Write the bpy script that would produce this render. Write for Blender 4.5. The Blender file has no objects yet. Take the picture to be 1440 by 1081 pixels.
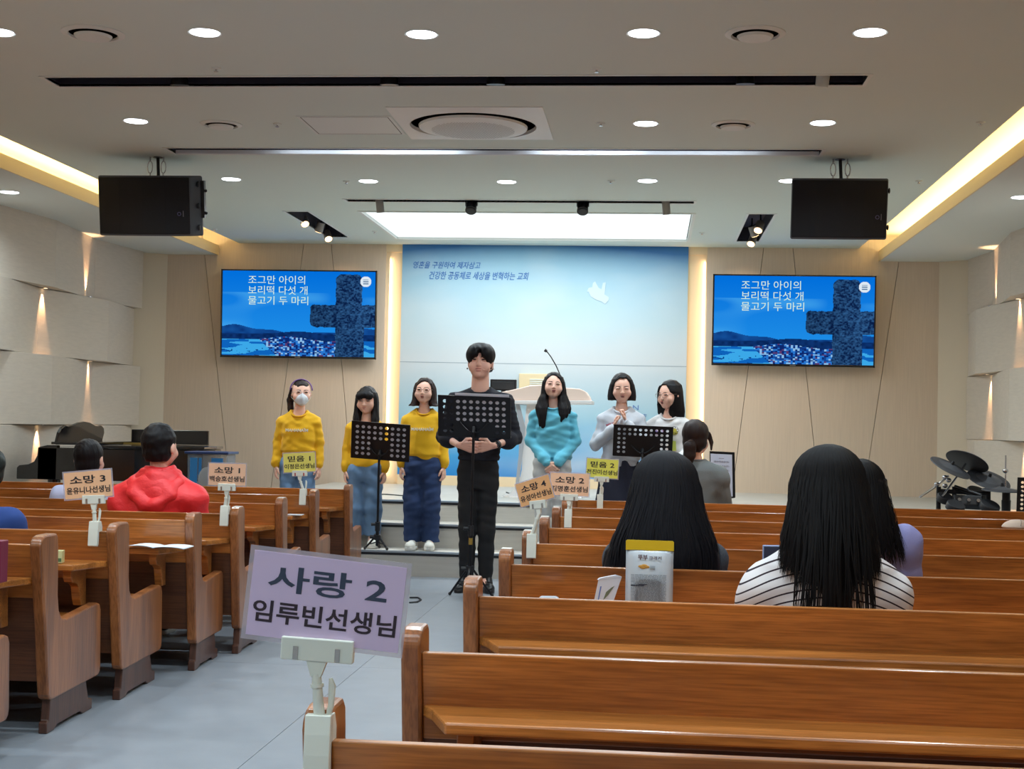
import bpy, bmesh, math, random
import numpy as np
from mathutils import Vector, Matrix, Euler
R_ = math.radians
PI = math.pi
random.seed(7)
S = bpy.context.scene
C = S.collection

# ------------------------------------------------------------------ camera
HC = 1.2
YAW, PITCH, ROLL, FOC = .0974, .0286, .0213, 2000.2
cy_, sy_, cp_, sp_ = math.cos(YAW), math.sin(YAW), math.cos(PITCH), math.sin(PITCH)
FWD = Vector((-sy_ * cp_, cy_ * cp_, sp_))
RT = Vector((cy_, sy_, 0))
UP = RT.cross(FWD)
RGT = math.cos(ROLL) * RT + math.sin(ROLL) * UP
UPV = -math.sin(ROLL) * RT + math.cos(ROLL) * UP
camd = bpy.data.cameras.new('camera')
camd.sensor_width = 36
camd.lens = 36 * FOC / 1440
camd.clip_start = .05
camd.clip_end = 100
cam = bpy.data.objects.new('camera', camd)
m = Matrix((RGT, UPV, -FWD)).transposed().to_4x4()
m.translation = (0, 0, HC)
cam.matrix_world = m
C.objects.link(cam)
S.camera = cam


def at(px, py, Y=None, z=None, x=None):
    """point of the room seen at a pixel, on a plane of known depth, height or side"""
    d = FWD * FOC + RGT * (px - 720) - UPV * (py - 540.5)
    o = Vector((0, 0, HC))
    if Y is not None: t = Y / d.y
    elif z is not None: t = (z - HC) / d.z
    else: t = x / d.x
    return o + d * t


# ------------------------------------------------------------------ world, exposure
w = bpy.data.worlds.new('world')
S.world = w
w.use_nodes = True
w.node_tree.nodes['Background'].inputs[0].default_value = (.02, .02, .022, 1)
w.node_tree.nodes['Background'].inputs[1].default_value = 1
S.view_settings.view_transform = 'Standard'
S.view_settings.look = 'None'
S.view_settings.gamma = 1
S.view_settings.use_curve_mapping = False
S.view_settings.exposure = -0.05
S.cycles.use_denoising = True
S.cycles.max_bounces = 7
S.cycles.diffuse_bounces = 5
S.cycles.glossy_bounces = 3
S.cycles.transmission_bounces = 4
S.cycles.transparent_max_bounces = 6
S.cycles.caustics_reflective = False
S.cycles.caustics_refractive = False
S.cycles.sample_clamp_indirect = 4.0

LK = .90      # common factor of all lamps


def lamp(name, kind, loc, aim, power, col, size=.1, shape='DISK', spread=None, spot=None, blend=.3, size_y=None, long_=None):
    l = bpy.data.lights.new(name, kind)
    l.energy = power * LK
    l.color = col
    if kind == 'AREA':
        l.shape = shape
        l.size = size
        if size_y: l.size_y = size_y
        if spread: l.spread = spread
    else:
        l.shadow_soft_size = size
        if kind == 'SPOT':
            l.spot_size = spot
            l.spot_blend = blend
    o = bpy.data.objects.new(name, l)
    o.location = loc
    zv = -Vector(aim).normalized()
    if long_ is None: o.rotation_euler = Vector(aim).to_track_quat('-Z', 'Y').to_euler()
    else:
        yv = (Vector(long_) - zv * zv.dot(Vector(long_))).normalized()
        o.rotation_euler = Matrix((yv.cross(zv), yv, zv)).transposed().to_euler()
    C.objects.link(o)
    return o


COOL = (.79, .925, 1.0)
WARM = (1.0, .60, .30)
CZ = 3.10      # main ceiling height
SZ = 2.97      # side soffit height
WY = 14.93     # front wall
DL = []        # downlights: (x, y, z)
for q in [(-2, 45), (288, 45.5), (593, 48), (905, 46.5), (1223.5, 45.5)]:
    DL.append(at(*q, z=CZ))
for q in [(191, 170), (908, 173.5), (1157, 172.5)]: DL.append(at(*q, z=CZ))
for q in [(325, 251.7), (518, 254.5), (712.5, 255.5), (910.5, 254), (1109, 254)]: DL.append(at(*q, z=CZ))
NVIS = len(DL)
DL += [at(13, 270, z=SZ), at(1437, 277, z=SZ)]
for yy in (4.6, 2.2, -.4):
    for xx in (-4.3, -3.3, -2.2, -1.1, 0, 1.1): DL.append(Vector((xx + .0, yy, CZ)))
for i, p in enumerate(DL):
    lamp('downlight_lamp', 'AREA', p + Vector((0, 0, -.012)), (0, 0, -1), 16, COOL, .14, spread=R_(150))
# luminous ceiling over the stage
LPx0, LPx1, LPy0, LPy1 = -2.632, .337, 12.60, 14.43
lamp('stage_ceiling_lamp', 'AREA', ((LPx0 + LPx1) / 2, (LPy0 + LPy1) / 2, CZ - .004), (0, 0, -1), 90, (.95, .99, 1), LPx1 - LPx0 - .05, 'RECTANGLE', size_y=LPy1 - LPy0 - .05)
# LED strip inside the second slot
for x, p_ in ((-2.3, .8), (-1.75, 2.0), (-.45, 2.0), (.35, .8)):
    lamp('slot_lamp', 'AREA', (x, 9.72, CZ + .03), (0, 1, -.1), p_, (.85, .93, 1), .7, 'RECTANGLE', size_y=.02)
# cove strips behind the fascia
for x in (2.50, -4.84):
    lamp('cove_lamp', 'AREA', (x, 6.0, 3.02), (-.25 if x > 0 else .25, 0, 1), 105, (1.0, .74, .36), .05, 'RECTANGLE', size_y=17.4, long_=(0, 1, 0))
# warm strips in the slots beside the blue panel
for x, s in ((-2.80, 1), (.55, -1)):
    lamp('panel_strip_lamp', 'AREA', (x, WY + .004, 1.8), (s * .9, .12, 0), 5.0, (1.0, .66, .36), .02, 'RECTANGLE', size_y=2.3, long_=(0, 0, 1))


# ------------------------------------------------------------------ materials
def lin(c):
    c = [v / 255 for v in c]
    return tuple(v / 12.92 if v <= .04045 else ((v + .055) / 1.055) ** 2.4 for v in c) + (1,)


MATS = {}


def mat(name, col, rough=.6, metal=0, bump=0, bscale=(60, 60, 60), var=0, vscale=None, spec=.5, sss=0, coat=0, alpha=1, trans=0, sheen=0, emit=None, es=0):
    if name in MATS: return MATS[name]
    M = bpy.data.materials.new(name)
    M.use_nodes = True
    n = M.node_tree.nodes
    l = M.node_tree.links
    b = n['Principled BSDF']
    b.inputs['Base Color'].default_value = lin(col)
    b.inputs['Roughness'].default_value = rough
    b.inputs['Metallic'].default_value = metal
    b.inputs['Specular IOR Level'].default_value = spec
    if sss:
        b.inputs['Subsurface Weight'].default_value = sss
        b.inputs['Subsurface Radius'].default_value = (.02, .008, .004)
    if coat:
        b.inputs['Coat Weight'].default_value = coat
        b.inputs['Coat Roughness'].default_value = .12
    if sheen: b.inputs['Sheen Weight'].default_value = sheen
    b.inputs['Alpha'].default_value = alpha
    b.inputs['Transmission Weight'].default_value = trans
    if emit:
        b.inputs['Emission Color'].default_value = lin(emit)
        b.inputs['Emission Strength'].default_value = es
    if var or bump:
        tc = n.new('ShaderNodeTexCoord')
    if var:
        mp = n.new('ShaderNodeMapping')
        mp.inputs['Scale'].default_value = vscale or bscale
        l.new(tc.outputs['Object'], mp.inputs[0])
        nz = n.new('ShaderNodeTexNoise')
        nz.inputs['Scale'].default_value = 1
        nz.inputs['Detail'].default_value = 4
        l.new(mp.outputs[0], nz.inputs[0])
        mx = n.new('ShaderNodeMix')
        mx.data_type = 'RGBA'
        k0 = 1 - var
        c = lin(col)
        mx.inputs[6].default_value = (c[0] * k0, c[1] * k0, c[2] * k0, 1)
        k1 = 1 + var
        mx.inputs[7].default_value = (min(1, c[0] * k1), min(1, c[1] * k1), min(1, c[2] * k1), 1)
        rp = n.new('ShaderNodeMapRange')
        rp.inputs[1].default_value = .3
        rp.inputs[2].default_value = .7
        l.new(nz.outputs[0], rp.inputs[0])
        l.new(rp.outputs[0], mx.inputs[0])
        l.new(mx.outputs[2], b.inputs['Base Color'])
    if bump:
        mp = n.new('ShaderNodeMapping')
        mp.inputs['Scale'].default_value = bscale
        l.new(tc.outputs['Object'], mp.inputs[0])
        nz = n.new('ShaderNodeTexNoise')
        nz.inputs['Scale'].default_value = 1
        nz.inputs['Detail'].default_value = 3
        l.new(mp.outputs[0], nz.inputs[0])
        bp = n.new('ShaderNodeBump')
        bp.inputs['Strength'].default_value = bump
        bp.inputs['Distance'].default_value = .01
        l.new(nz.outputs[0], bp.inputs['Height'])
        l.new(bp.outputs[0], b.inputs['Normal'])
    MATS[name] = M
    return M


def emis(name, col, st, sampling=True):
    if name in MATS: return MATS[name]
    M = bpy.data.materials.new(name)
    M.use_nodes = True
    n = M.node_tree.nodes
    n.remove(n['Principled BSDF'])
    e = n.new('ShaderNodeEmission')
    e.inputs[0].default_value = lin(col)
    e.inputs[1].default_value = st
    M.node_tree.links.new(e.outputs[0], n['Material Output'].inputs[0])
    if not sampling: M.cycles.emission_sampling = 'NONE'
    MATS[name] = M
    return M


def wood(name, c0, c1, axis, rough=.33):
    """lacquered wood, grain running along one axis"""
    M = bpy.data.materials.new(name)
    M.use_nodes = True
    n = M.node_tree.nodes
    l = M.node_tree.links
    b = n['Principled BSDF']
    tc = n.new('ShaderNodeTexCoord')
    oi = n.new('ShaderNodeObjectInfo')
    add = n.new('ShaderNodeVectorMath')
    add.operation = 'ADD'
    ml = n.new('ShaderNodeVectorMath')
    ml.operation = 'SCALE'
    ml.inputs[3].default_value = 9
    l.new(oi.outputs['Random'], ml.inputs[0])
    l.new(tc.outputs['Object'], add.inputs[0])
    l.new(ml.outputs[0], add.inputs[1])

    def noise(scale, det, dist=0):
        mp = n.new('ShaderNodeMapping')
        mp.inputs['Scale'].default_value = scale
        l.new(add.outputs[0], mp.inputs[0])
        z = n.new('ShaderNodeTexNoise')
        z.inputs['Scale'].default_value = 1
        z.inputs['Detail'].default_value = det
        z.inputs['Distortion'].default_value = dist
        l.new(mp.outputs[0], z.inputs[0])
        return z
    big = [7, 7, 7]
    fine = [160, 160, 160]
    big[axis] = .8
    fine[axis] = 7
    z1 = noise(big, 5, 1.2)
    z2 = noise(fine, 3)
    cr = n.new('ShaderNodeValToRGB')
    e = cr.color_ramp.elements
    e[0].position = .32
    e[1].position = .7
    e[0].color = lin(c0)
    e[1].color = lin(c1)
    l.new(z1.outputs[0], cr.inputs[0])
    mx = n.new('ShaderNodeMix')
    mx.data_type = 'RGBA'
    mx.blend_type = 'MULTIPLY'
    mx.inputs[0].default_value = .75
    l.new(cr.outputs[0], mx.inputs[6])
    r2 = n.new('ShaderNodeValToRGB')
    r2.color_ramp.elements[0].position = .35
    r2.color_ramp.elements[1].position = .6
    r2.color_ramp.elements[0].color = (.55, .5, .45, 1)
    r2.color_ramp.elements[1].color = (1, 1, 1, 1)
    l.new(z2.outputs[0], r2.inputs[0])
    l.new(r2.outputs[0], mx.inputs[7])
    l.new(mx.outputs[2], b.inputs['Base Color'])
    bp = n.new('ShaderNodeBump')
    bp.inputs['Strength'].default_value = .12
    bp.inputs['Distance'].default_value = .003
    l.new(z2.outputs[0], bp.inputs['Height'])
    l.new(bp.outputs[0], b.inputs['Normal'])
    b.inputs['Roughness'].default_value = rough
    b.inputs['Coat Weight'].default_value = .35
    b.inputs['Coat Roughness'].default_value = .18
    MATS[name] = M
    return M


# ------------------------------------------------------------------ mesh helpers
class MB:
    """collects shapes into one mesh"""
    def __init__(s):
        s.v = []
        s.f = []

    def add(s, vs, fs, M=None):
        b = len(s.v)
        for v in vs:
            v = Vector(v)
            if M is not None: v = M @ v
            s.v.append(tuple(v))
        s.f += [tuple(i + b for i in f) for f in fs]
        return s

    def box(s, x0, x1, y0, y1, z0, z1, M=None):
        vs = [(x0, y0, z0), (x1, y0, z0), (x1, y1, z0), (x0, y1, z0), (x0, y0, z1), (x1, y0, z1), (x1, y1, z1), (x0, y1, z1)]
        return s.add(vs, [(0, 3, 2, 1), (4, 5, 6, 7), (0, 1, 5, 4), (1, 2, 6, 5), (2, 3, 7, 6), (3, 0, 4, 7)], M)

    def prism(s, pts, plane, a, b, M=None):
        """polygon in plane 'xy','xz','yz' extruded from a to b on the third axis"""
        n = len(pts)

        def mk(p, t):
            if plane == 'xy': return (p[0], p[1], t)
            if plane == 'xz': return (p[0], t, p[1])
            return (t, p[0], p[1])
        vs = [mk(p, a) for p in pts] + [mk(p, b) for p in pts]
        fs = [tuple(range(n)), tuple(range(2 * n - 1, n - 1, -1))] + [(i, i + n, (i + 1) % n + n, (i + 1) % n) for i in range(n)]
        return s.add(vs, fs, M)

    def cyl(s, a, b, ra, rb=None, n=12, caps=True):
        a, b = Vector(a), Vector(b)
        if rb is None: rb = ra
        d = (b - a).normalized()
        u = d.orthogonal().normalized()
        w_ = d.cross(u)
        vs = []
        for c, r in ((a, ra), (b, rb)):
            for i in range(n):
                t = 2 * PI * i / n
                vs.append(c + (u * math.cos(t) + w_ * math.sin(t)) * r)
        fs = [(i, (i + 1) % n, (i + 1) % n + n, i + n) for i in range(n)]
        if caps: fs += [tuple(range(n - 1, -1, -1)), tuple(range(n, 2 * n))]
        return s.add(vs, fs)

    def tube(s, pts, r, n=8, rs=None):
        """round bar swept along a path; closed when the ends meet"""
        P = [Vector(p) for p in pts]
        closed = len(P) > 3 and (P[0] - P[-1]).length < 1e-5
        if closed: P = P[:-1]
        m_ = len(P)
        vs = []
        u_ = None
        for i in range(m_):
            if closed: d = P[(i + 1) % m_] - P[i - 1]
            else: d = P[min(i + 1, m_ - 1)] - P[max(i - 1, 0)]
            d.normalize()
            u_ = d.orthogonal() if u_ is None else u_ - d * u_.dot(d)
            u_.normalize()
            w_ = d.cross(u_)
            rr_ = rs[i] if rs else r
            for j in range(n):
                t = 2 * PI * j / n
                vs.append(P[i] + (u_ * math.cos(t) + w_ * math.sin(t)) * rr_)
        fs = [(i * n + j, i * n + (j + 1) % n, ((i + 1) % m_) * n + (j + 1) % n, ((i + 1) % m_) * n + j) for i in range(m_ if closed else m_ - 1) for j in range(n)]
        if not closed: fs += [tuple(range(n - 1, -1, -1)), tuple((m_ - 1) * n + j for j in range(n))]
        return s.add(vs, fs)

    def lathe(s, prof, n=32, M=None, close=False):
        """prof: (r, z) list"""
        vs = []
        for r, z in prof:
            for i in range(n):
                t = 2 * PI * i / n
                vs.append((r * math.cos(t), r * math.sin(t), z))
        fs = []
        k = len(prof)
        for j in range(k if close else k - 1):
            j2 = (j + 1) % k
            for i in range(n):
                fs.append((j * n + i, j * n + (i + 1) % n, j2 * n + (i + 1) % n, j2 * n + i))
        if not close:
            if prof[0][0] > 1e-6: fs.append(tuple(range(n - 1, -1, -1)))
            if prof[-1][0] > 1e-6: fs.append(tuple((k - 1) * n + i for i in range(n)))
        return s.add(vs, fs, M)

    def ball(s, c, r, n=12, k=8, M=None):
        r = (r, r, r) if isinstance(r, (int, float)) else r
        vs = []
        for j in range(k + 1):
            a = PI * j / k
            for i in range(n):
                t = 2 * PI * i / n
                p = Vector((r[0] * math.sin(a) * math.cos(t), r[1] * math.sin(a) * math.sin(t), r[2] * math.cos(a)))
                if M is not None: p = M @ p
                vs.append(p + Vector(c))
        fs = [(j * n + i, (j + 1) * n + i, (j + 1) * n + (i + 1) % n, j * n + (i + 1) % n) for j in range(k) for i in range(n)]
        return s.add(vs, fs)

    def build(s, name, M=None, parent=None, smooth=False, bev=0, seg=2):
        me = bpy.data.meshes.new(name)
        me.from_pydata([tuple(v) for v in s.v], [], s.f)
        bm = bmesh.new()
        bm.from_mesh(me)
        bmesh.ops.remove_doubles(bm, verts=bm.verts, dist=1e-6)
        bmesh.ops.recalc_face_normals(bm, faces=bm.faces)
        if bev:
            ed = [e for e in bm.edges if len(e.link_faces) == 2 and e.calc_face_angle(0) > .5]
            bmesh.ops.bevel(bm, geom=ed, offset=bev, segments=seg, affect='EDGES', profile=.5, clamp_overlap=True)
        bm.to_mesh(me)
        bm.free()
        if M: me.materials.append(M)
        if smooth:
            me.shade_smooth()
            if smooth != 2: me.set_sharp_from_angle(angle=R_(40))
        o = bpy.data.objects.new(name, me)
        C.objects.link(o)
        if parent: o.parent = parent
        return o


def thing(name, label, cat, loc=(0, 0, 0), rz=0, group=None):
    o = bpy.data.objects.new(name, None)
    o.empty_display_size = .1
    C.objects.link(o)
    o.location = loc
    o.rotation_euler = (0, 0, rz)
    return tag(o, label, cat, group)


def tag(o, label, cat, group=None):
    o['label'] = label
    o['category'] = cat
    if group: o['group'] = group
    return o


def struct(o):
    o['kind'] = 'structure'
    return o


def dup(root, loc, rz=0, label=None, group=None):
    def cp(o, par):
        c = o.copy()
        C.objects.link(c)
        if par: c.parent = par
        for ch in KIDS.get(o.name, ()): cp(ch, c)
        return c
    KIDS = {}
    for o in C.objects:
        if o.parent: KIDS.setdefault(o.parent.name, []).append(o)
    r = cp(root, None)
    r.location = loc
    r.rotation_euler = (0, 0, rz)
    if label: r['label'] = label
    if group: r['group'] = group
    return r


def text_mesh(name, body, size, M, parent, loc=(0, 0, 0), rot=(PI / 2, 0, 0), bold=0, extrude=.0006, width=None, shear=0, height=None, align='CENTER'):
    """lettering as real, thin raised geometry; width / height fit the text to a box"""
    c = bpy.data.curves.new(name, 'FONT')
    c.body = body
    c.size = size
    c.offset = bold
    c.extrude = extrude
    c.align_x = align
    c.align_y = 'CENTER'
    c.shear = shear
    c.resolution_u = 3
    o = bpy.data.objects.new(name, c)
    C.objects.link(o)
    dg = bpy.context.evaluated_depsgraph_get()
    me = bpy.data.meshes.new_from_object(o.evaluated_get(dg))
    bpy.data.objects.remove(o)
    n = len(me.vertices)
    a = np.empty(n * 3, np.float32)
    me.vertices.foreach_get('co', a)
    a = a.reshape(-1, 3)
    if align == 'CENTER': a[:, 0] -= (a[:, 0].max() + a[:, 0].min()) / 2
    a[:, 1] -= (a[:, 1].max() + a[:, 1].min()) / 2
    if width: a[:, 0] *= width / (a[:, 0].max() - a[:, 0].min())
    if height: a[:, 1] *= height / (a[:, 1].max() - a[:, 1].min())
    me.vertices.foreach_set('co', a.ravel())
    me.materials.clear()
    me.materials.append(M)
    o = bpy.data.objects.new(name, me)
    C.objects.link(o)
    o.location = loc
    o.rotation_euler = rot
    if parent: o.parent = parent
    return o


# ------------------------------------------------------------------ colours
M_ceil = mat('ceiling_paint', (220, 233, 228), .8)
M_soff = mat('soffit_paint', (222, 228, 224), .8)
M_fasc = mat('fascia_paint', (225, 205, 165), .7)
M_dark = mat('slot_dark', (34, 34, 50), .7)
M_frame = mat('frame_white', (226, 233, 230), .5)
M_wallp = mat('fabric_wall_panel', (208, 198, 184), .85, bump=.15, bscale=(90, 20, 300), var=.04, vscale=(8, 8, 60))
M_fwall = mat('beige_wall_board', (216, 198, 178), .7, bump=.1, bscale=(260, 90, 12), var=.05, vscale=(160, 60, 3))
M_groove = mat('groove_dark', (104, 84, 68), .9)
M_floor = mat('vinyl_floor', (132, 138, 146), .42, var=.05, vscale=(6, 6, 6), bump=.05, bscale=(150, 150, 150))
M_joint = mat('floor_joint', (118, 122, 126), .8)
M_stagef = mat('stage_floor', (186, 184, 176), .45, var=.05, vscale=(5, 5, 5))
M_riser = mat('step_riser', (196, 192, 184), .6, var=.06, vscale=(3, 40, 40))
M_nose = mat('metal_nosing', (190, 200, 210), .3, metal=.7)
M_black = mat('black_plastic', (24, 25, 30), .5)
M_blackm = mat('black_metal', (22, 22, 27), .38, metal=.3)
M_gloss = mat('black_lacquer', (14, 14, 16), .12, coat=.6)
M_chrome = mat('chrome', (200, 200, 205), .2, metal=1)
M_white = mat('white_plastic', (222, 224, 214), .35)
M_ink = mat('black_ink', (24, 20, 26), .7)
W_x = wood('pew_wood_along', (150, 90, 40), (210, 134, 64), 0)
W_z = wood('pew_wood_upright', (128, 76, 42), (176, 110, 62), 2)
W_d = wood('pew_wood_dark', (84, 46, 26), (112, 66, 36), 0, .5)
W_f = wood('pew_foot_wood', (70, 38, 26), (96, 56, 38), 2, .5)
E_dl = emis('downlight_glow', (240, 247, 255), 9)
E_panel = emis('luminous_ceiling', (244, 254, 255), 1.25, False)

# ------------------------------------------------------------------ ceiling with its openings
X0, X1, YB = -6.0, 3.9, -2.0
CX0, CX1 = -4.45, 2.11       # main ceiling between the two coves
spL = [at(401, 297, z=CZ), at(482, 333, z=CZ)]
spR = [at(1089, 300.7, z=CZ), at(1041, 339, z=CZ)]
holes = [(-3.43, 1.12, 7.65, 7.87, .14), (-3.43, 1.12, 9.68, 9.90, .10), (-2.63, .33, 11.90, 12.02, .10),
         (LPx0, LPx1, LPy0, LPy1, .03),
         (spL[0].x, spL[0].x + .21, spL[0].y, spL[1].y, .14), (spR[0].x - .22, spR[0].x, spR[0].y, spR[1].y, .14)]
xs = sorted({CX0, CX1} | {h[0] for h in holes} | {h[1] for h in holes})
ys = sorted({YB, WY} | {h[2] for h in holes} | {h[3] for h in holes})
b = MB()
for i in range(len(xs) - 1):
    for j in range(len(ys) - 1):
        mx_, my_ = (xs[i] + xs[i + 1]) / 2, (ys[j] + ys[j + 1]) / 2
        if any(h[0] < mx_ < h[1] and h[2] < my_ < h[3] for h in holes): continue
        b.add([(xs[i], ys[j], CZ), (xs[i + 1], ys[j], CZ), (xs[i + 1], ys[j + 1], CZ), (xs[i], ys[j + 1], CZ)], [(0, 1, 2, 3)])
TOP = 3.235
for xe in (CX0, CX1): b.add([(xe, YB, CZ), (xe, WY, CZ), (xe, WY, TOP), (xe, YB, TOP)], [(0, 1, 2, 3)])
ceiling = struct(b.build('ceiling', M_ceil))
# upper ceiling of the coves
FXR, FXL = 2.325, -4.685
b = MB()
b.add([(CX1, YB, TOP), (X1, YB, TOP), (X1, WY + .1, TOP), (CX1, WY + .1, TOP)], [(0, 1, 2, 3)])
b.add([(X0, YB, TOP), (CX0, YB, TOP), (CX0, WY + .1, TOP), (X0, WY + .1, TOP)], [(0, 1, 2, 3)])
struct(b.build('cove_ceiling', mat('cove_paint', (235, 225, 205), .8)))
# soffits with their fascia
b = MB().box(FXR, X1, YB, WY + .1, SZ, SZ + .03).box(FXR + .32, FXR + .34, YB, WY, SZ + .03, TOP)
struct(b.build('ceiling_soffit', M_soff))
b = MB().box(X0, FXL, YB, WY + .1, SZ, SZ + .03).box(FXL - .34, FXL - .32, YB, WY, SZ + .03, TOP)
struct(b.build('ceiling_soffit', M_soff))
struct(MB().box(FXR - .012, FXR, YB, WY, SZ - .002, 3.075).build('trim_1', M_fasc))
struct(MB().box(FXL, FXL + .012, YB, WY, SZ - .002, 3.075).build('trim_2', M_fasc))
# recess boxes
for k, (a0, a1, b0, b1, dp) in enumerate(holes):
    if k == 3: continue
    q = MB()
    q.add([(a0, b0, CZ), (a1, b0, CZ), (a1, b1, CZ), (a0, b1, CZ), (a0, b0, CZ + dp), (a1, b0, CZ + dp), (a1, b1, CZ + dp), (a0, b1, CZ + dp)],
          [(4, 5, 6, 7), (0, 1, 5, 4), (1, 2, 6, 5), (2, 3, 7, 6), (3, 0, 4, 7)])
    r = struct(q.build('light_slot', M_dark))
    f = MB()
    t = .022
    for bx in ((a0 - t, a1 + t, b0 - t, b0), (a0 - t, a1 + t, b1, b1 + t), (a0 - t, a0, b0, b1), (a1, a1 + t, b0, b1)): f.box(*bx, CZ - .004, CZ + .012)
    f.build('slot_frame', M_frame, r)
# a white far side in the second slot where the strip light falls
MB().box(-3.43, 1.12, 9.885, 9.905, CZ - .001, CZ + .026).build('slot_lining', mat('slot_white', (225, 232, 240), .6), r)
b = MB()
t = .03
lp = tag(MB().box(LPx0 + .01, LPx1 - .01, LPy0 + .01, LPy1 - .01, CZ + .012, CZ + .02).build('luminous_panel', E_panel), 'wide backlit white ceiling panel over the stage', 'light panel')
f = MB()
for bx in ((LPx0, LPx1, LPy0 - t, LPy0), (LPx0, LPx1, LPy1, LPy1 + t), (LPx0 - t, LPx0, LPy0 - t, LPy1 + t), (LPx1, LPx1 + t, LPy0 - t, LPy1 + t)): f.box(*bx, CZ - .008, CZ + .03)
f.build('panel_frame', M_frame, lp)

# ------------------------------------------------------------------ walls
struct(MB().box(X0, X1, YB - .1, YB, 0, TOP).build('wall_back', mat('back_wall_paint', (196, 190, 178), .8)))
wf = struct(MB().box(X0, X1, WY + .034, WY + .1, 0, TOP).build('wall_front', M_groove))
PX0, PX1 = at(566.7, 346, Y=WY).x, at(968.3, 348, Y=WY).x     # blue panel
SX0, SX1 = at(543.5, 346, Y=WY).x, at(995, 348, Y=WY).x       # recessed strips
CLx, CRx = at(236, 360, Y=WY).x, at(1321, 367, Y=WY).x        # inner corners
G = .0028


def gx(px0, py0, px1, py1):
    a, c = at(px0, py0, Y=WY), at(px1, py1, Y=WY)
    f = (c.x - a.x) / (c.z - a.z)
    return lambda z: a.x + (z - a.z) * f


gl = [gx(287.8, 359.4, 316.3, 620), gx(427, 344, 390, 620), gx(466, 344, 489, 610)]
gr = [gx(1074, 348, 1039, 620), gx(1115, 348, 1144, 620), gx(1264, 368, 1226, 620)]
zb, zt = 0, TOP
edL = [lambda z: CLx] + gl + [lambda z: SX0]
edR = [lambda z: SX1] + gr + [lambda z: CRx]
for ed in (edL, edR):
    for i in range(4):
        a, c = ed[i], ed[i + 1]
        ga = G if i else 0
        gc = G if i < 3 else 0
        MB().prism([(a(zb) + ga, zb), (c(zb) - gc, zb), (c(zt) - gc, zt), (a(zt) + ga, zt)], 'xz', WY, WY + .035).build('wall_panel', M_fwall, wf)
# side returns of the strip recess and their back
M_strip = mat('strip_board', (236, 214, 178), .7)
b = MB().box(SX0, PX0 + .03, WY + .022, WY + .033, zb, 3.2).box(PX1 - .03, SX1, WY + .022, WY + .033, zb, 3.2)
struct(b.build('trim_3', M_strip))
b = MB()
for (a0, a1) in ((SX0, PX0), (SX1, PX1)):
    lo, hi = min(a0, a1), max(a0, a1)
    b.box(lo, hi, WY - .0, WY + .05, 3.02, 3.12).box(lo, hi, WY - .02, WY + .05, zb, zb + .11)
struct(b.build('trim_4', M_strip))

# chamfered corners and the woven side walls
sideL = [(-5.585, 14.70), (CLx, WY)]
sideR = [(3.26, 14.68), (CRx, WY)]
for pts, nm in ((sideL, 'wall_left_corner'), (sideR, 'wall_right_corner')):
    (xa, ya), (xb, yb) = pts
    s_ = 1 if xb > xa else -1
    b = MB().prism([(xa, ya), (xb, yb), (xb, yb + .03), (xa - s_ * .03, ya + .03)], 'xy', 0, SZ + .02)
    struct(b.build(nm, mat('corner_board', (214, 202, 182), .75, bump=.1, bscale=(260, 260, 12))))


def tri(Y, out0, half):
    t = ((Y - out0) / half) % 2
    return 1 - 2 * (t if t <= 1 else 2 - t)      # +1 out, -1 in


rowz = [0, .62, 1.24, 1.86, 2.42, SZ + .01]
LAMPW = []


def woven(side, name, xbase, sgn, outs, half, Yend, rows):
    wl = struct(MB().box(xbase - sgn * .14, xbase - sgn * .13, YB, WY, 0, SZ + .05).build(name, M_wallp))
    A = .075
    for r in range(len(rows) - 1):
        o0 = outs[(len(rows) - 2 - r) % 2]
        ks = sorted({o0 + half * k for k in range(-12, 6) if YB < o0 + half * k < Yend} | {YB, Yend})
        for i in range(len(ks) - 1):
            y0, y1 = ks[i], ks[i + 1]
            pts = []
            for y in (y0, y1): pts.append((xbase + sgn * A * tri(y, o0, half), y))
            pts += [(xbase - sgn * .13, y1), (xbase - sgn * .13, y0)]
            MB().prism(pts, 'xy', rows[r] + .002, rows[r + 1] - .002).build('wall_panel', M_wallp, wl, bev=.004)
    return wl
woven('L', 'wall_left', -5.47, 1, (12.4, 13.7), 1.3, 14.72, [0, .5, 1.115, 1.745, 2.36, SZ + .01])
woven('R', 'wall_right', 3.17, -1, (12.7, 14.0), 1.3, 14.70, [0, .53, 1.155, 1.785, 2.41, SZ + .01])
E_warm = emis('warm_lens', (255, 214, 160), 6)
n_ = 0
WLAB = ['under the top row of left wall panels', 'under the second row of left wall panels', 'under the third row of left wall panels, above the piano', 'on the ledge of the left wall, washing upwards',
        'under the top row of right wall panels', 'under the second row of right wall panels', 'under the third row of right wall panels', 'on the ledge of the right wall, washing upwards']
for (x, y, z, up) in ((-5.47, 12.46, 2.36, 0), (-5.47, 13.55, 1.745, 0), (-5.47, 12.44, 1.115, 0), (-5.47, 13.38, 2.36, 1),
                      (3.17, 12.88, 2.41, 0), (3.17, 14.0, 1.785, 0), (3.17, 12.72, 1.155, 0), (3.17, 13.72, 2.41, 1)):
    s_ = 1 if x < 0 else -1
    lz = z - .012 if not up else z + .012
    xx = x - s_ * (.038 if not up else .0)
    t = thing('wall_accent_light', 'small warm accent lamp ' + WLAB[n_], 'light', (xx, y, z))
    MB().lathe([(.022, -.004), (.026, -.004), (.026, .006), (.022, .006)], 20, close=True).build('ring', M_chrome, t, smooth=True)
    MB().lathe([(.021, -.002), (.021, .002)], 20).build('lens', E_warm, t)
    lamp('accent_lamp', 'SPOT', (xx - s_ * .005, y, z + (.014 if up else -.014)), (-s_ * .13, 0, 1 if up else -1), 42, (1, .56, .28), .008, spot=R_(44), blend=.9)
    n_ += 1

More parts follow.
